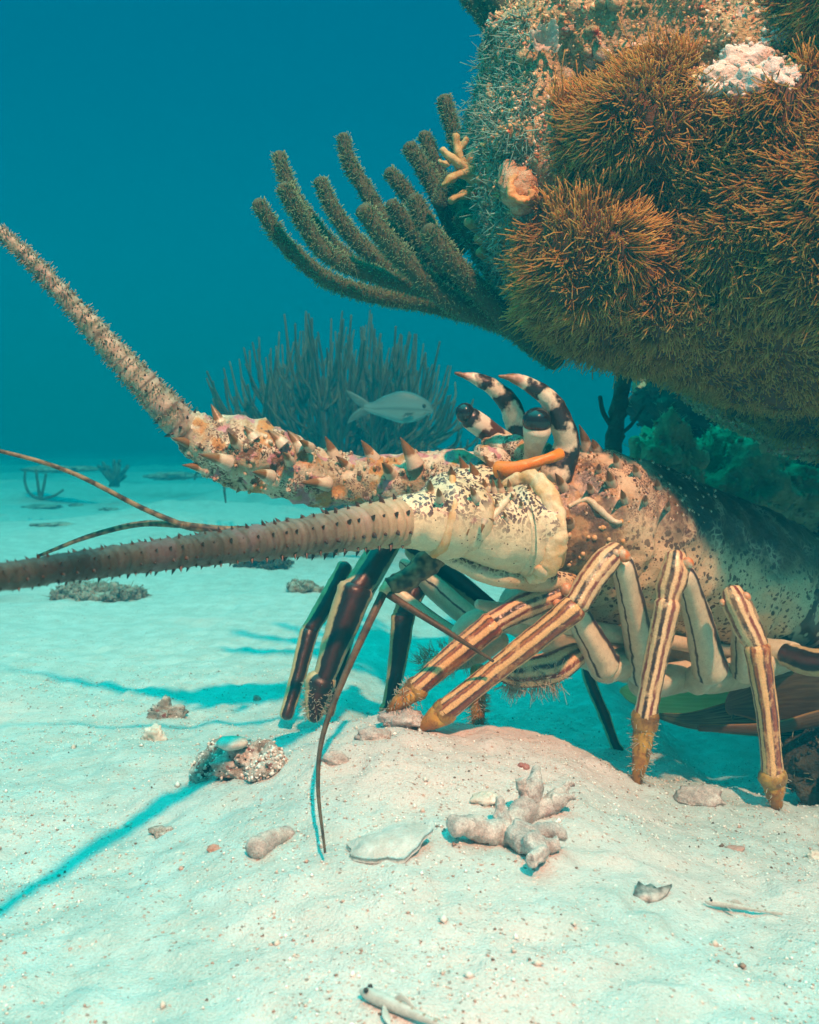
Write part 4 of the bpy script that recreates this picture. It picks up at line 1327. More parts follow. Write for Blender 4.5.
# branching dead coral piece
G = lambda px, py, up: gpt(px, py) + np.array([0, 0, up])
frag = thing('coral_fragment', 'grey branching piece of dead coral lying on the mound', 'coral', gpt(520, 845))
base_y = gpt(515, 850)[1]
def FP(px, py, dy, r):
    return (px, py, base_y + dy, r)
for l in ([FP(452, 822, -0.01, 11), FP(475, 826, 0.0, 11), FP(500, 832, 0.01, 14), FP(522, 838, 0.01, 15)],
          [FP(518, 836, 0.0, 14), FP(532, 846, -0.02, 12), FP(540, 856, -0.035, 10), FP(532, 862, -0.045, 7)],
          [FP(515, 832, 0.0, 12), FP(540, 834, 0.0, 9), FP(565, 832, -0.005, 5)],
          [FP(502, 828, 0.01, 11), FP(502, 812, 0.02, 8), FP(500, 797, 0.025, 4)],
          [FP(508, 826, 0.02, 11), FP(526, 808, 0.05, 11), FP(534, 788, 0.06, 9), FP(539, 768, 0.07, 5)],
          [FP(530, 802, 0.05, 8), FP(525, 790, 0.05, 6), FP(522, 779, 0.05, 4)],
          [FP(520, 815, 0.04, 10), FP(545, 806, 0.06, 9), FP(558, 796, 0.07, 7), FP(570, 783, 0.08, 5)],
          [FP(552, 800, 0.06, 7), FP(562, 800, 0.06, 5), FP(574, 796, 0.06, 3.5)],
          [FP(525, 840, 0.0, 10), FP(545, 845, -0.01, 7), FP(558, 842, -0.01, 4)]):
    ptube(l, n=20, k=10, rough=0.0034, rs=85, seed=len(l), sharp=0.45).build('branch', FRAG, frag)

# gobies
def goby(name, label, head, tail, r, rot_up=0.0):
    h_, t_ = gpt(*head), gpt(*tail)
    up = np.array([0, 0, 1.0])
    h_ = h_ + up * r * 1.6; t_ = t_ + up * r * 1.1
    o = thing(name, label, 'fish', (h_ + t_) / 2 - up * r)
    ln_ = lambda s: h_ * (1 - s) + t_ * s
    tube(MB(), np.array([(*ln_(0.0), r * 0.45), (*ln_(0.06), r * 0.85), (*ln_(0.2), r), (*ln_(0.45), r * 0.85), (*ln_(0.75), r * 0.5), (*ln_(1), r * 0.3)]), n=14, k=5, ref=(0, 0, 1), flat=0.8).build('body', GOBY, o)
    sd = unit(np.cross(t_ - h_, up))
    for s_ in (-1, 1):
        ball(MB(), ln_(0.07) + up * r * 0.75 + sd * s_ * r * 0.5, (r * 0.36,) * 3, 12, 8).build('eye', EYE, o)
        f_ = ln_(0.28) + sd * s_ * r * 0.7
        tube(MB(), np.array([(*f_, r * 0.15), (*(f_ + sd * s_ * r * 1.2 + unit(t_ - h_) * r - up * r * 0.5), r * 0.6), (*(f_ + sd * s_ * r * 1.9 + unit(t_ - h_) * r * 2 - up * r * 0.9), r * 0.2)]), n=8, k=3, ref=sd, flat=0.15).build('pectoral_fin', GOBY, o)
    tube(MB(), np.array([(*(ln_(0.35) + up * r * 0.7), r * 0.1), (*(ln_(0.45) + up * r * 1.5), r * 0.5), (*(ln_(0.6) + up * r * 0.6), r * 0.1)]), n=8, k=3, ref=up, flat=0.12).build('dorsal_fin', GOBY, o)
    tube(MB(), np.array([(*ln_(0.97), r * 0.3), (*ln_(1.08), r * 0.6), (*ln_(1.18), r * 0.5)]), n=8, k=3, ref=up, flat=0.15).build('tail_fin', GOBY, o)
    ms = MB()
    for s_ in (0.3, 0.42, 0.55, 0.68, 0.8, 0.92):
        ball(ms, ln_(s_) + up * r * (0.95 - s_ * 0.62) - sd * 0.0, (r * 0.30, r * 0.30, r * 0.16), 8, 6, 0.3, int(s_ * 100), 200)
    ms.build('back_spots', GSPOT, o)
    return o


goby('goby', 'pale translucent goby at the bottom edge, tail out of frame', (362, 1003), (455, 1040), 0.0042)
goby('goby', 'tiny sand coloured goby resting on the right foreground sand', (706, 907), (770, 916), 0.0026)

# ------------------------------------------------------------------ the spiny lobster
LOB = thing('spiny_lobster', 'large spiny lobster with striped legs, banded horns and two long thick antennae', 'lobster', P(650, 720, 1.1))
part = lambda mb_, name, mat, parent=None, **kw: mb_.build(name, mat, parent or LOB, **kw)


def cara_prof(u, t, v):
    av = np.abs(v)
    g1_ = np.exp(-((u - 0.115 - 0.05 * (av - 0.2)) / 0.007) ** 2)        # groove behind the head
    low = 1 + 0.04 * np.sin(np.clip(av, 0, .5) * 2 * math.pi * 2)
    return (1 - 0.045 * g1_) * low


body = part(tube(MB(), ctl([(546, 524, 1.02, 52), (566, 524, 1.04, 72), (590, 530, 1.07, 82), (630, 546, 1.11, 83), (680, 563, 1.17, 80), (735, 580, 1.24, 76), (765, 590, 1.28, 70)]),
                 n=72, k=16, ref=(0, 0, 1), prof=cara_prof, rough=0.0034, rs=62, seed=4), 'carapace', CARA)
cv = np.empty(len(body.data.vertices) * 3)
body.data.vertices.foreach_get('co', cv)
cv = cv.reshape(-1, 3)
rel = cv - CAMP
depth = rel @ FWD
cpx = W / 2 + rel[:, 0] / depth * FPX
cpy = H / 2 - (rel @ UPV) / depth * FPX


def onshell(px, py):
    dd = (cpx - px) ** 2 + (cpy - py) ** 2
    near = np.argsort(dd)[:14]
    return cv[near[np.argmin(depth[near])]], depth[near].min()


# pale ridge behind the eye, lower rim of the shell
part(tube(MB(), np.array([(*(onshell(a, b)[0] - FWD * 0.001), r * 0.001) for a, b, r in ((566, 501, 1.5), (577, 497, 2.6), (589, 498, 3.2), (601, 505, 3.4), (611, 514, 3.2), (619, 523, 2.6), (624, 528, 1.4))]), n=10, k=5, rough=0.0006, rs=200), 'pale_ridge', PALE)
part(ptube([(560, 624, 1.0, 9), (600, 632, 1.02, 9), (660, 640, 1.08, 8), (720, 650, 1.15, 7), (770, 655, 1.2, 6)], n=12, k=6, rough=0.001, rs=100), 'shell_rim', PALE)
part(ptube([(520, 606, 1.08, 30), (580, 632, 1.10, 34), (660, 655, 1.17, 34), (750, 660, 1.24, 30)], n=20, k=6, rough=0.002), 'underside', PALE)

# tail segments curling down out of the frame
TC = catmull(ctl([(745, 582, 1.25, 72), (785, 600, 1.31, 69), (825, 625, 1.37, 64), (855, 660, 1.40, 58), (868, 700, 1.39, 50), (855, 730, 1.35, 42)]), 8)
for k_ in range(6):
    a = int(k_ * 6.6)
    seg = TC[a:a + 9].copy()
    seg[0, 3] *= 0.93
    seg[-2, 3] *= 1.03; seg[-1, 3] *= 1.035
    part(tube(MB(), seg, n=48, k=3, ref=(0, -0.15, 1), capa=False, capb=False, rough=0.0018, rs=60, seed=k_), 'tail_segment', ABD)
FAN = [([(862, 712, 1.34, 16), (790, 690, 1.28, 34), (720, 688, 1.24, 36), (668, 690, 1.21, 30), (638, 690, 1.20, 17), (622, 690, 1.19, 4)], GREENFAN, 0.10),
       ([(866, 718, 1.32, 16), (800, 712, 1.24, 30), (740, 716, 1.20, 22), (690, 720, 1.18, 10), (660, 716, 1.18, 4)], DARKFAN, 0.12),
       ([(870, 700, 1.30, 18), (830, 686, 1.22, 42), (770, 690, 1.18, 38), (735, 700, 1.16, 18)], BROWNFAN, 0.10),
       ([(870, 712, 1.26, 10), (820, 718, 1.18, 10), (770, 728, 1.15, 7), (700, 728, 1.15, 4)], BROWNFAN, 0.4),
       ([(760, 668, 1.22, 6), (745, 690, 1.19, 12), (733, 716, 1.17, 6)], DARKFAN, 0.2)]
for l, mt, fl_ in FAN:
    part(ptube(l, n=28, k=8, ref=(0, -0.35, 1), flat=fl_), 'tail_fan_plate', mt)


# legs -------------------------------------------------------------
def ridge(u, t, v):
    return (1 + 0.06 * np.cos(v * 2 * math.pi * 4) * np.sin(np.clip(t, 0, 1) * math.pi)) * (0.94 + 0.13 * np.exp(-((t - 0.93) / 0.05) ** 2) + 0.12 * np.exp(-((t - 0.07) / 0.05) ** 2) + 0.03 * np.sin(t * 9))


def leg(segs, dact, mats, knobs=(), hair=0, label=None, hr=7, cm=None):
    """segs = list of control paths, first one is the mesh of the leg itself, the rest its sub-parts"""
    names = ['upper_leg', 'knee_segment', 'shin', 'hip']
    mb_ = MB()
    root = None
    for k2, (l, mt) in enumerate(zip(segs, mats)):
        c_ = ctl(l)
        o_ = tube(MB(), c_, n=22, k=8, flat=0.82, prof=ridge, rough=0.0006, rs=120, seed=k2, sharp=0.75)
        if root is None:
            root = o_.build('leg', mt, LOB, label=label)
        else:
            o_.build(names[k2] if k2 < 4 else 'leg_segment', mt, root)
    if dact:
        tube(MB(), ctl(dact), n=14, k=6, rough=0.0008, rs=150, sharp=1.2).build('claw', cm or CLAW, root)
        a = dact[0]
        tube(MB(), ctl([(a[0] - (dact[1][0] - a[0]) * .1, a[1] - (dact[1][1] - a[1]) * .1, a[2], a[3] * 1.2), (a[0] + (dact[1][0] - a[0]) * .15, a[1] + (dact[1][1] - a[1]) * .15, a[2], a[3] * 1.12)]), n=14, k=4, rough=0.0006, rs=200).build('ankle_joint', cm or ANKLE, root)
    for (kx, ky, kY, kr) in knobs:
        ball(MB(), P(kx, ky, kY), (kr * kY / FPX,) * 3, 14, 10, 0.12, 3, 120).build('knee_knob', KNOB, root)
    if hair and dact:
        fuzz(ctl(dact), hair, 0.006, 0.0005, int(dact[0][0]), MB()).build('bristles', HAIR, root, kind='stuff')
    return root


leg([[(603, 662, 1.02, 20), (588, 634, 1.0, 18), (570, 602, .985, 14)], [(563, 590, .972, 13), (548, 597, .968, 17), (520, 608, .96, 17.5), (494, 623, .955, 14)], [(492, 625, .953, 16), (455, 655, .95, 16), (416, 688, .945, 12)], [(645, 655, 1.1, 20), (620, 664, 1.05, 20), (605, 668, 1.03, 18)]],
    [(416, 689, .945, 11), (402, 700, .94, 9), (388, 710, .937, 3)], [MERUS, LEG, LEGW, PALE], [(567, 590, .957, 7), (557, 604, .955, 5)], hair=90)
leg([[(645, 672, 1.05, 20), (634, 615, 1.0, 18), (622, 562, .962, 13)], [(617, 551, .95, 12), (606, 561, .945, 17), (590, 582, .938, 18), (577, 604, .93, 15)], [(574, 608, .93, 16.5), (510, 659, .93, 15.5), (443, 712, .93, 13)], [(680, 676, 1.12, 20), (660, 682, 1.08, 20), (645, 684, 1.05, 17)]],
    [(444, 712, .93, 12), (432, 721, .928, 10), (420, 728, .926, 4)], [MERUS, LEG, LEGW, PALE], [(624, 556, .94, 7), (616, 553, .935, 4)])
leg([[(710, 668, 1.06, 21), (697, 615, 1.02, 18), (684, 572, .985, 12)], [(676, 556, .967, 12), (675, 572, .963, 18), (670, 588, .96, 17.5), (667, 602, .957, 13)], [(668, 604, .955, 15.5), (656, 660, .953, 15.5), (645, 718, .95, 13)], [(740, 672, 1.14, 20), (715, 678, 1.1, 20), (697, 680, 1.08, 17)]],
    [(645, 720, .95, 12), (641, 755, .95, 9), (636, 790, .95, 5)], [MERUS, LEG, LEG, PALE], [(688, 563, .955, 6)], hair=160)
leg([[(745, 668, 1.09, 17), (743, 632, 1.04, 15), (741, 604, 1.0, 11)], [(732, 592, .97, 12), (737, 604, .965, 18), (748, 628, .96, 18), (756, 644, .957, 14)], [(757, 648, .955, 15.5), (767, 712, .953, 14.5), (773, 776, .95, 12)], [(785, 656, 1.18, 18), (765, 664, 1.13, 19), (746, 670, 1.1, 16)]],
    [(773, 778, .95, 12.5), (775, 792, .95, 10), (776, 806, .95, 6)], [MERUS, LEG, LEGW, PALE], [(746, 597, .957, 5), (723, 603, .965, 4)], hair=25)
leg([[(765, 650, 1.14, 15), (782, 653, 1.12, 17), (792, 654, 1.11, 15)], [(788, 655, 1.11, 15), (810, 662, 1.09, 18), (850, 664, 1.06, 15)]], None, [PALE, DARKLEG])
# far side legs, dark
leg([[(395, 530, 1.19, 16), (376, 560, 1.17, 19), (356, 590, 1.15, 17)], [(355, 592, 1.15, 22), (340, 632, 1.14, 20), (321, 686, 1.13, 12)]], [(320, 684, 1.13, 14), (316, 700, 1.125, 12), (314, 716, 1.12, 8)], [DARKLEG, DARKLEG], hair=260, label='dark maroon far leg', cm=DARKLEG)
leg([[(345, 566, 1.22, 9), (328, 600, 1.21, 12), (310, 630, 1.20, 10)], [(309, 632, 1.2, 11), (298, 675, 1.18, 10.5), (286, 716, 1.16, 8)]], None, [DARKLEG, DARKLEG], label='dark far leg')
leg([[(385, 560, 1.25, 9), (352, 620, 1.23, 9)], [(352, 620, 1.23, 8), (340, 670, 1.21, 7.5), (329, 714, 1.19, 6)]], None, [DARKLEG, DARKLEG], label='dark far leg')
leg([[(430, 570, 1.16, 14), (412, 595, 1.15, 15), (404, 615, 1.14, 13)], [(403, 617, 1.14, 14), (397, 665, 1.13, 12), (388, 712, 1.12, 8)]], [(388, 710, 1.12, 8), (386, 722, 1.12, 4)], [DARKLEG, DARKLEG], label='dark far leg', cm=DARKLEG)
leg([[(585, 650, 1.25, 9), (590, 680, 1.26, 8), (606, 720, 1.27, 7)], [(606, 720, 1.27, 6.5), (614, 742, 1.27, 6.5), (618, 750, 1.27, 7)]], None, [DARKLEG, DARKLEG], label='thin black far leg')
# long pale thigh plates of the far legs
part(ptube([(500, 640, 1.10, 14), (460, 610, 1.12, 18), (425, 580, 1.14, 17), (405, 566, 1.15, 10)], n=20, k=6, flat=0.5, ref=(0.4, -1, 0.5)), 'far_thigh', MERUS)
part(ptube([(500, 615, 1.13, 12), (460, 588, 1.15, 20), (430, 566, 1.17, 20), (412, 552, 1.18, 12)], n=20, k=6, flat=0.5, ref=(0.4, -1, 0.5)), 'far_thigh', DARKLEG)
part(ptube([(470, 640, 1.10, 6), (435, 620, 1.11, 9), (398, 592, 1.12, 9)], n=14, k=6, flat=0.7), 'far_thigh', MERUS)

# mouthparts
mx = part(ptube([(575, 655, 1.02, 13), (550, 668, 1.0, 17), (520, 672, .985, 16), (498, 668, .98, 11)], n=20, k=6, rough=0.0008), 'mouth_limb', LEG)
fuzz(ctl([(560, 676, .99, 8), (530, 682, .98, 8), (505, 680, .975, 8)]), 420, 0.011, 0.00045, 77, MB()).build('bristles', HAIR, mx, kind='stuff')
mx = part(ptube([(500, 640, 1.06, 10), (470, 655, 1.06, 12), (436, 664, 1.06, 9), (424, 672, 1.06, 5)], n=16, k=6, rough=0.001), 'mouth_limb', PALE)
fuzz(ctl([(470, 650, 1.05, 12), (436, 660, 1.05, 11), (424, 668, 1.05, 8)]), 380, 0.012, 0.0005, 78, MB()).build('bristles', HAIR, mx, kind='stuff')
part(ptube([(520, 625, 1.03, 10), (480, 620, 1.03, 12), (460, 632, 1.03, 9), (452, 650, 1.03, 5)], n=16, k=6), 'mouth_limb', PALE)
part(ptube([(560, 622, 1.03, 8), (520, 614, 1.0, 9), (478, 604, .99, 5)], n=14, k=6), 'mouth_limb', PALE)
ft = part(ptube([(479, 670, 1.03, 9), (478, 700, 1.02, 8), (478, 730, 1.01, 6)], n=12, k=5), 'mouth_leg', CLAW)
fuzz(ctl([(479, 680, 1.02, 8), (478, 728, 1.01, 7)]), 220, 0.006, 0.0005, 79, MB()).build('bristles', HAIR, ft, kind='stuff')

# near antenna -----------------------------------------------------
def base_prof(u, t, v):
    return 1 + 0.05 * np.sin(t * 9) * np.cos(v * 6.28) - 0.08 * np.exp(-((v - 0.27) / 0.06) ** 2)


na = part(tube(MB(), ctl([(552, 527, .958, 43), (540, 528, .957, 45), (522, 530, .952, 44), (498, 529, .94, 41), (474, 524, .93, 37), (455, 519, .922, 32)]), n=44, k=9, capa=False, prof=base_prof, rough=0.0018, rs=60, seed=21), 'antenna', PED, label='near antenna, sweeping left toward the viewer')
part(ptube([(504, 484, .955, 3), (528, 478, .945, 5.5), (546, 491, .926, 6.5), (556, 518, .917, 7), (555, 546, .916, 7.5), (545, 568, .924, 7.5), (530, 579, .935, 5)], n=28, k=12, rough=0.0018, rs=120, flat=1.5), 'joint_rim', RIM, na)
part(ptube([(532, 564, .928, 4), (541, 570, .922, 7), (551, 571, .93, 6)], n=20, k=8, rough=0.0020, rs=120), 'joint_rim', SEAM, na)
part(ptube([(570, 582, .975, 12), (530, 580, .955, 15), (490, 574, .94, 13), (455, 562, .93, 9), (436, 553, .925, 5)], n=24, k=8, flat=0.8, rough=0.0012, rs=60), 'mouth_plate', PED)
part(ptube([(513, 494, .925, 3), (500, 508, .908, 3.2), (487, 525, .897, 2)], n=12, k=6, rough=0.0008), 'joint_rim', PALE, na)
part(tube(MB(), ctl([(556, 526, .957, 44), (545, 527, .956, 47.5), (528, 529, .952, 48.5), (516, 530, .949, 47), (509, 531, .946, 43)]), n=44, k=9, capa=False, capb=False, prof=base_prof, rough=0.0022, rs=70, seed=27), 'cheek_plate', PED, na)
part(tube(MB(), ctl([(470, 516, .92, 36), (452, 518, .915, 42), (436, 520, .91, 38), (426, 521, .905, 31)]), n=36, k=8, rough=0.002, rs=70, seed=22), 'antenna_ring', PED, na)
part(ptube([(452, 478, .905, 4), (456, 498, .886, 4), (452, 520, .881, 4.5), (444, 543, .888, 6), (434, 554, .90, 4.5)], n=12, k=6, rough=0.0012, rs=120), 'joint_rim', SEAM, na)
part(tube(MB(), ctl([(436, 520, .905, 31), (420, 521, .90, 30), (404, 521, .895, 27)]), n=32, k=8, rough=0.0016, rs=80, seed=23), 'antenna_ring', PED, na)


def rings(pitch, amt):
    def f(u, t, v):
        w_ = u / pitch + 0.35 * np.sin(u * 61) + 0.2 * np.sin(u * 149)
        s = w_ % 1.0
        return 1 + amt * (np.sin(s * math.pi) ** 0.7 - 0.5) * (0.6 + 0.4 * np.sin(np.floor(w_) * 2.3)) + 0.03 * np.sin(np.floor(w_) * 4.1)
    return f


NAF = ctl([(414, 521, .905, 26.5), (370, 526, .86, 22.5), (300, 537, .785, 18.5), (200, 550, .695, 16), (100, 563, .605, 14.6), (0, 577, .52, 13.8), (-120, 596, .45, 13), (-260, 622, .39, 11)])
fl1 = part(tube(MB(), NAF, n=26, k=40, prof=rings(0.0085, 0.15), rough=0.0006, rs=150, seed=25), 'flagellum', FLAG, na)


def flag_spines(c, rows, step, ln, rad, seed, lean=-0.5, start=0.03):
    r = np.random.default_rng(seed)
    q = catmull(c, 40)
    L_ = np.concatenate([[0], np.cumsum(np.linalg.norm(np.diff(q[:, :3], axis=0), axis=1))])
    s = np.arange(start, L_[-1], step)
    B_, D_, Ln = [], [], []
    for a in rows:
        ss = s + r.normal(0, step * 0.12, len(s))
        p_ = np.stack([np.interp(ss, L_, q[:, i_]) for i_ in range(4)], 1)
        tg = unit(np.gradient(p_[:, :3], axis=0))
        R_ = unit(CAMP - p_[:, :3])
        n1 = unit(R_ - tg * (R_ * tg).sum(1, keepdims=True))
        n2 = np.cross(tg, n1)
        dd = n1 * math.cos(a) + n2 * math.sin(a)
        B_.append(p_[:, :3] + dd * p_[:, 3:4] * 0.92); D_.append(unit(dd - tg * lean)); Ln.append(ln * p_[:, 3] / c[0, 3] * r.uniform(0.7, 1.25, len(s)))
    B_, D_, Ln = np.vstack(B_), np.vstack(D_), np.concatenate(Ln)
    return strands(MB(), B_, D_, Ln, Ln * rad, D_ * 0.0, k=2, m=5, tip=0.08)


SPD = m_strand('small_spines', [(0, (0.12, 0.06, 0.035)), (1, (0.03, 0.016, 0.012))], 0.4, 0.0)
flag_spines(NAF, [-2.9, -1.75, -1.15, -0.45, 0.35, 1.25, 1.9, 2.7], 0.0150, 0.0105, 0.30, 1, lean=-0.6).build('small_spines', SPD, fl1, kind='stuff')

# far antenna, raised -----------------------------------------------
fa = part(tube(MB(), ctl([(505, 492, 1.06, 28), (470, 482, 1.07, 30), (430, 480, 1.08, 30), (385, 482, 1.09, 28), (340, 480, 1.095, 27), (300, 472, 1.075, 30), (260, 457, 1.055, 36), (225, 447, 1.04, 33), (200, 438, 1.03, 24), (186, 430, 1.03, 17)]), n=44, k=9, rough=0.0050, rs=75, seed=31), 'antenna', CRUST, label='far antenna, raised to the upper left')
FAF = ctl([(205, 442, 1.03, 19), (178, 420, 1.02, 17), (140, 380, 1.01, 13.2), (90, 325, 1.0, 10.2), (40, 270, .99, 7.3), (0, 231, .985, 5.0), (-40, 195, .98, 4), (-120, 130, .98, 2)])
fl2 = part(tube(MB(), FAF, n=24, k=40, prof=rings(0.012, 0.06), rough=0.0012, rs=120, seed=35), 'flagellum', FLAG2, fa)
flag_spines(FAF, [-2.6, -1.5, -0.9, -0.2, 0.5, 1.2, 1.8], 0.0150, 0.0060, 0.34, 2, lean=-0.5).build('small_spines', SPD, fl2, kind='stuff')
r_ = np.random.default_rng(9)
mbq = MB()
qf = FAF.copy()
fuzz(qf[1:6], 1500, 0.0045, 0.0006, 91, mbq)
mbq.build('epiphyte_tufts', EPI, fl2, kind='stuff')

# large spines: (base px, base py, tip px, tip py, Y base, Y tip, r px)
SPN = [(224, 432, 211, 404, 1.12, 1.12, 9), (255, 440, 244, 426, 1.11, 1.11, 7), (284, 446, 268, 430, 1.10, 1.10, 8), (303, 450, 287, 430, 1.09, 1.09, 9), (336, 460, 325, 436, 1.09, 1.08, 8), (374, 460, 361, 440, 1.08, 1.07, 8),
       (200, 448, 172, 438, 1.12, 1.09, 9), (229, 463, 198, 454, 1.10, 1.07, 9), (208, 470, 182, 465, 1.12, 1.10, 7), (270, 477, 252, 472, 1.10, 1.07, 8), (328, 484, 300, 483, 1.08, 1.05, 8), (244, 486, 236, 493, 1.13, 1.13, 5),
       (310, 448, 299, 440, 1.08, 1.06, 6), (350, 470, 336, 456, 1.08, 1.06, 7), (392, 476, 382, 463, 1.06, 1.03, 8), (238, 448, 228, 432, 1.11, 1.08, 7),
       (290, 462, 282, 452, 1.09, 1.06, 6), (416, 466, 400, 437, 1.05, 1.04, 10), (452, 486, 451, 466, .96, .945, 8), (469, 480, 459, 456, .99, .98, 8), (478, 484, 470, 462, .98, .97, 8), (430, 494, 430, 480, .90, .885, 6), (440, 500, 438, 488, .88, .865, 5),
       (462, 520, 459, 536, .885, .88, 5), (469, 523, 467, 536, .885, .88, 4), (485, 520, 481, 533, .88, .875, 4), (476, 500, 470, 486, .89, .875, 5), (496, 470, 483, 455, 1.0, .99, 9), (505, 482, 497, 470, .97, .95, 6)]
for (bx, by, tx_, ty_, Y0, Y1, r) in SPN:
    if bx < 345:
        sh_ = 0.095 * min(1, (345 - bx) / 80)
        Y0 -= sh_; Y1 -= sh_
    par = fa if bx < 420 or Y0 > 1.0 else na
    part(spike(MB(), P(bx, by, Y0), P(tx_, ty_, Y1), r * Y0 / FPX, n=10, bend=0.001), 'spine', SPINE, par)
CSP = [(588, 448, 577, 419, 1.07, 1.06, 10), (578, 440, 569, 426, 1.10, 1.09, 7), (600, 452, 590, 436, 1.08, 1.07, 8), (560, 486, 554, 470, .985, .97, 9), (614, 480, 606, 468, 1.02, 1.0, 9), (592, 488, 586, 482, .985, .97, 7), (577, 526, 568, 518, .965, .945, 10),
       (620, 464, 612, 450, 1.10, 1.09, 7), (640, 474, 632, 462, 1.10, 1.09, 7), (604, 470, 598, 462, 1.03, 1.02, 6), (626, 496, 620, 488, 1.02, 1.0, 7), (662, 486, 655, 477, 1.13, 1.12, 6), (650, 500, 645, 494, 1.07, 1.05, 6), (672, 505, 668, 500, 1.08, 1.06, 5)]
for (bx, by, tx_, ty_, Y0, Y1, r) in CSP:
    p0, d0 = onshell(bx, by)
    part(spike(MB(), p0 + FWD * 0.003, P(bx + (tx_ - bx) * .8, by + (ty_ - by) * .8, p0[1] + Y1 - Y0 - 0.006), 0.7 * r * Y0 / FPX, n=10, bend=0.001), 'spine', SPINE)
# tubercles beside the antenna joint
mbk = MB()
rt = random.Random(3)
for k_ in range(70):
    a, b = rt.uniform(552, 640), rt.uniform(505, 590)
    if k_ < 34:
        a = 560 + rt.gauss(0, 6); b = rt.uniform(515, 590)
    r = rt.uniform(1.2, 3.0)
    if (a - 590) ** 2 + (b - 515) ** 2 < 300:
        continue
    p_, _d = onshell(a, b)
    ball(mbk, p_, (r * 0.001,) * 3, 10, 8, 0.15, 2, 200)
mbk.build('tubercles', SEAM, LOB, kind='stuff', label='small rounded bumps on the side of the head')

def projector(o):
    a_ = np.empty(len(o.data.vertices) * 3)
    o.data.vertices.foreach_get('co', a_)
    a_ = a_.reshape(-1, 3)
    r_ = a_ - CAMP
    dz = r_ @ FWD
    qx, qy = W / 2 + r_[:, 0] / dz * FPX, H / 2 - (r_ @ UPV) / dz * FPX

    def f(px, py):
        d2 = (qx - px) ** 2 + (qy - py) ** 2
        nn = np.argsort(d2)[:12]
        return a_[nn[np.argmin(dz[nn])]]
    return f


pj = projector(na)
for (bx, by, dx, dy, r) in [(478, 494, -3, -11, 4), (487, 490, -4, -12, 5), (495, 487, -3, -10, 4), (503, 489, -5, -12, 5), (512, 488, -4, -9, 4), (490, 503, -6, -9, 4), (480, 508, -6, -7, 4), (500, 506, -5, -8, 3), (516, 500, -5, -7, 3),
                            (472, 513, -5, -6, 3), (508, 516, -5, -5, 3), (494, 520, -5, -2, 3), (482, 524, -4, 5, 3), (525, 506, -4, -6, 3), (531, 492, -3, -8, 4)]:
    p0 = pj(bx, by)
    part(spike(MB(), p0 + FWD * 0.002, P(bx + dx, by + dy, p0[1] - 0.007), r * p0[1] / FPX, n=8, bend=0.0006), 'spine', SPINE, na)
pf = projector(fa)
rs_ = random.Random(12)
mbg = MB()
for k_ in range(150):
    a, b = rs_.uniform(195, 440), rs_.uniform(432, 500)
    p0 = pf(a, b)
    if abs((p0 - CAMP) @ FWD) < 2:
        r = rs_.uniform(0.0010, 0.0032)
        ball(mbg, p0, (r, r, r * 1.2), 8, 6, 0.3, k_, 200)
mbg.build('tubercles', CRUST, fa, kind='stuff')
mbg = MB()
for k_ in range(150):
    a, b = rs_.uniform(572, 720), rs_.uniform(452, 520)
    p0, _d = onshell(a, b)
    r = rs_.uniform(0.0009, 0.0024)
    spike(mbg, p0 + FWD * 0.001, p0 + np.array([-0.5, -0.35, 0.6]) * r * 2.6, r, n=6)
mbg.build('spinules', SPINE, LOB, kind='stuff', label='tiny spinules over the back of the shell')

# plate between the antennae
part(tube(MB(), ctl([(590, 500, 1.06, 36), (545, 492, 1.03, 34), (505, 492, 1.01, 30), (470, 492, .99, 26), (440, 496, .97, 20)]), n=36, k=8, rough=0.0025, rs=70, seed=41), 'head_plate', PED)

# horns
h1 = part(ptube([(556, 474, 1.00, 17), (566, 448, 1.0, 13.5), (562, 424, .99, 12), (551, 402, .985, 10), (535, 388, .98, 8), (517, 379, .975, 5.6), (499, 376, .97, 1.0)], n=28, k=12, rough=0.0008, rs=100), 'horn', HORN, label='near banded horn')
h2 = part(ptube([(524, 446, 1.08, 14), (517, 424, 1.08, 12), (509, 404, 1.075, 10.5), (496, 390, 1.07, 9), (479, 380, 1.065, 6.5), (455, 373, 1.06, 0.9)], n=28, k=12, rough=0.0008, rs=100), 'horn', HORN, label='far banded horn')
part(ptube([(499, 470, .97, 9.5), (510, 469, .96, 8), (524, 466, .955, 6.2), (540, 461, .955, 5.2), (552, 457, .957, 5.6), (560, 454, .965, 6)], n=18, sharp=0.4, k=7, rough=0.0006, rs=100), 'orange_ridge', ORANGE)
# eyes
e1 = part(ptube([(533, 462, 1.0, 10), (533, 452, .99, 9), (535, 440, .98, 11.5), (537, 430, .975, 14.2)], n=22, k=6), 'eye_stalk', STALK)
ball(MB(), P(537, 421, .972), (0.0142, 0.0142, 0.0132), 28, 20).build('eye', EYE, e1)
e2 = part(ptube([(512, 446, 1.05, 10), (495, 436, 1.04, 11), (480, 425, 1.03, 11.5), (470, 418, 1.025, 11)], n=22, k=6), 'eye_stalk', STALKD)
ball(MB(), P(465, 413, 1.022), (0.0098, 0.0098, 0.0105), 24, 16).build('eye', EYE, e2)
part(ptube([(545, 460, 1.02, 14), (524, 452, 1.02, 13), (503, 446, 1.03, 11), (486, 441, 1.03, 7)], n=24, k=8, rough=0.0035, rs=90), 'eye_socket', CRUST)
part(ptube([(505, 464, 1.01, 11), (490, 457, 1.0, 10), (479, 450, 1.0, 7)], n=20, k=7, rough=0.003, rs=100), 'eye_socket', CRUST)

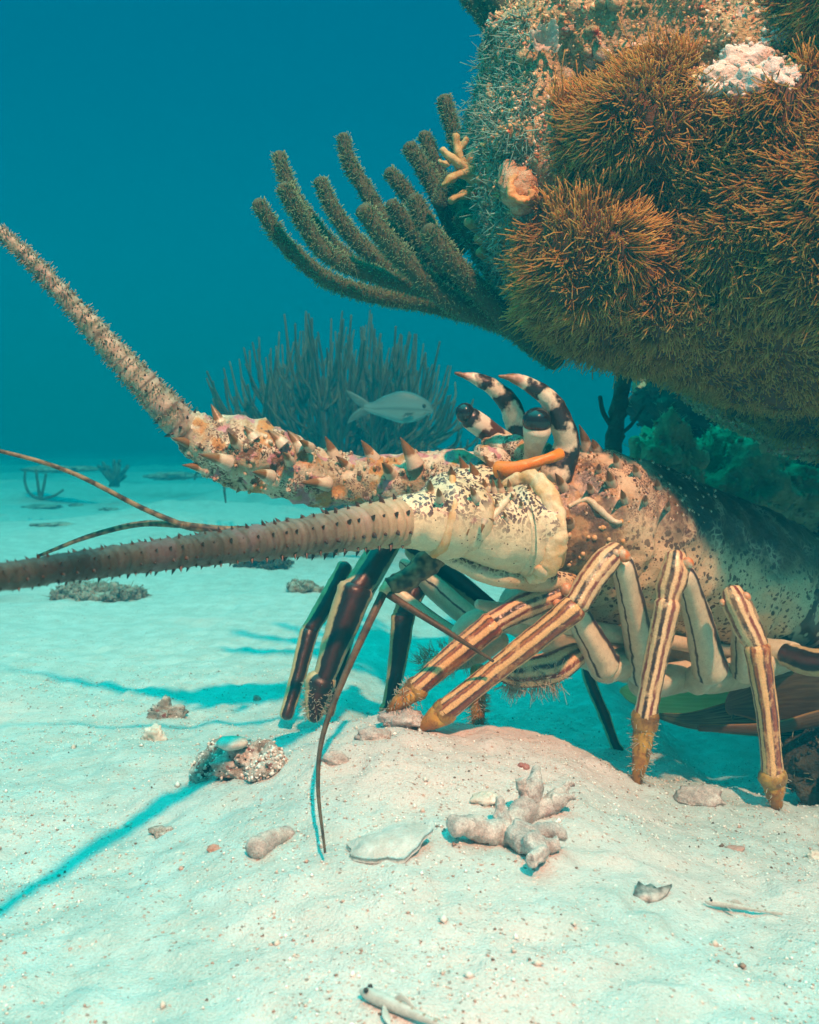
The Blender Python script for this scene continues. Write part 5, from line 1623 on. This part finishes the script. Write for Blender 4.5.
# antennules
an = part(ptube([(450, 545, .96, 15), (428, 562, .94, 13.5), (408, 578, .93, 11.5), (392, 586, .925, 9.5)], n=18, k=9, rough=0.0022, rs=120), 'antennule', WHIPB)
part(ptube([(390, 584, .925, 7), (384, 592, .92, 6)], n=12, k=4), 'antennule_joint', SEAM, an)
part(ptube([(384, 592, .92, 4.6), (368, 625, .90, 4.2), (343, 680, .845, 3.6), (323, 735, .79, 2.8), (318, 785, .74, 2.2), (325, 852, .68, 1.4)], n=10, k=10), 'whip', WHIP, an)
part(ptube([(388, 594, .92, 4.2), (408, 607, .91, 3.8), (448, 632, .90, 3), (493, 661, .90, 1.6)], n=10, k=8), 'whip', WHIP, an)
an = part(ptube([(400, 524, 1.02, 6), (320, 528, 1.0, 6), (240, 531, .98, 5), (200, 528, .97, 4.5), (178, 524, .96, 3.6)], n=12, k=6), 'antennule', WHIPB)
part(ptube([(182, 525, .96, 3.2), (140, 507, .95, 2.8), (70, 472, .93, 2.5), (0, 451, .91, 2.2), (-80, 436, .89, 1.8)], n=10, k=10), 'whip', WHIPB, an)
part(ptube([(182, 525, .96, 3.4), (140, 524, .97, 3.2), (90, 536, .98, 2.6), (38, 556, 1.0, 1.6)], n=10, k=8), 'whip', WHIPB, an)

GROUPS = {'pebble': 'pebbles on the near sand', 'reef_rock': 'shaded reef rocks behind the lobster', 'rubble': 'weedy rubble patches on the far sand', 'shell_fragment': 'shell chips on the sand', 'goby': 'small gobies on the sand', 'sea_rod': 'sea rods'}
for o in COL.objects:
    nm = o.name.split('.')[0]
    if o.parent is None and nm in GROUPS:
        o['group'] = GROUPS[nm]

# ------------------------------------------------------------------ water haze
hz = MB().add([(sx_, sy_, sz_) for sz_ in (-1.25, 1.32) for sy_ in (-2.0, 30.0) for sx_ in (-17, 17)], [(0, 2, 3, 1), (4, 5, 7, 6), (0, 1, 5, 4), (2, 6, 7, 3), (0, 4, 6, 2), (1, 3, 7, 5)])
hm = new_mat('water_haze')
pv = hm.node_tree.nodes.new('ShaderNodeVolumePrincipled')
ho = hm.node_tree.nodes.new('ShaderNodeOutputMaterial')
hm.node_tree.links.new(pv.outputs[0], ho.inputs['Volume'])
pv.inputs['Color'].default_value = (0.0, 0.072, 0.105, 1)
pv.inputs['Absorption Color'].default_value = (0.0, 0.44, 0.46, 1)
pv.inputs['Density'].default_value = 0.50
hz.build('haze', hm, kind='stuff')
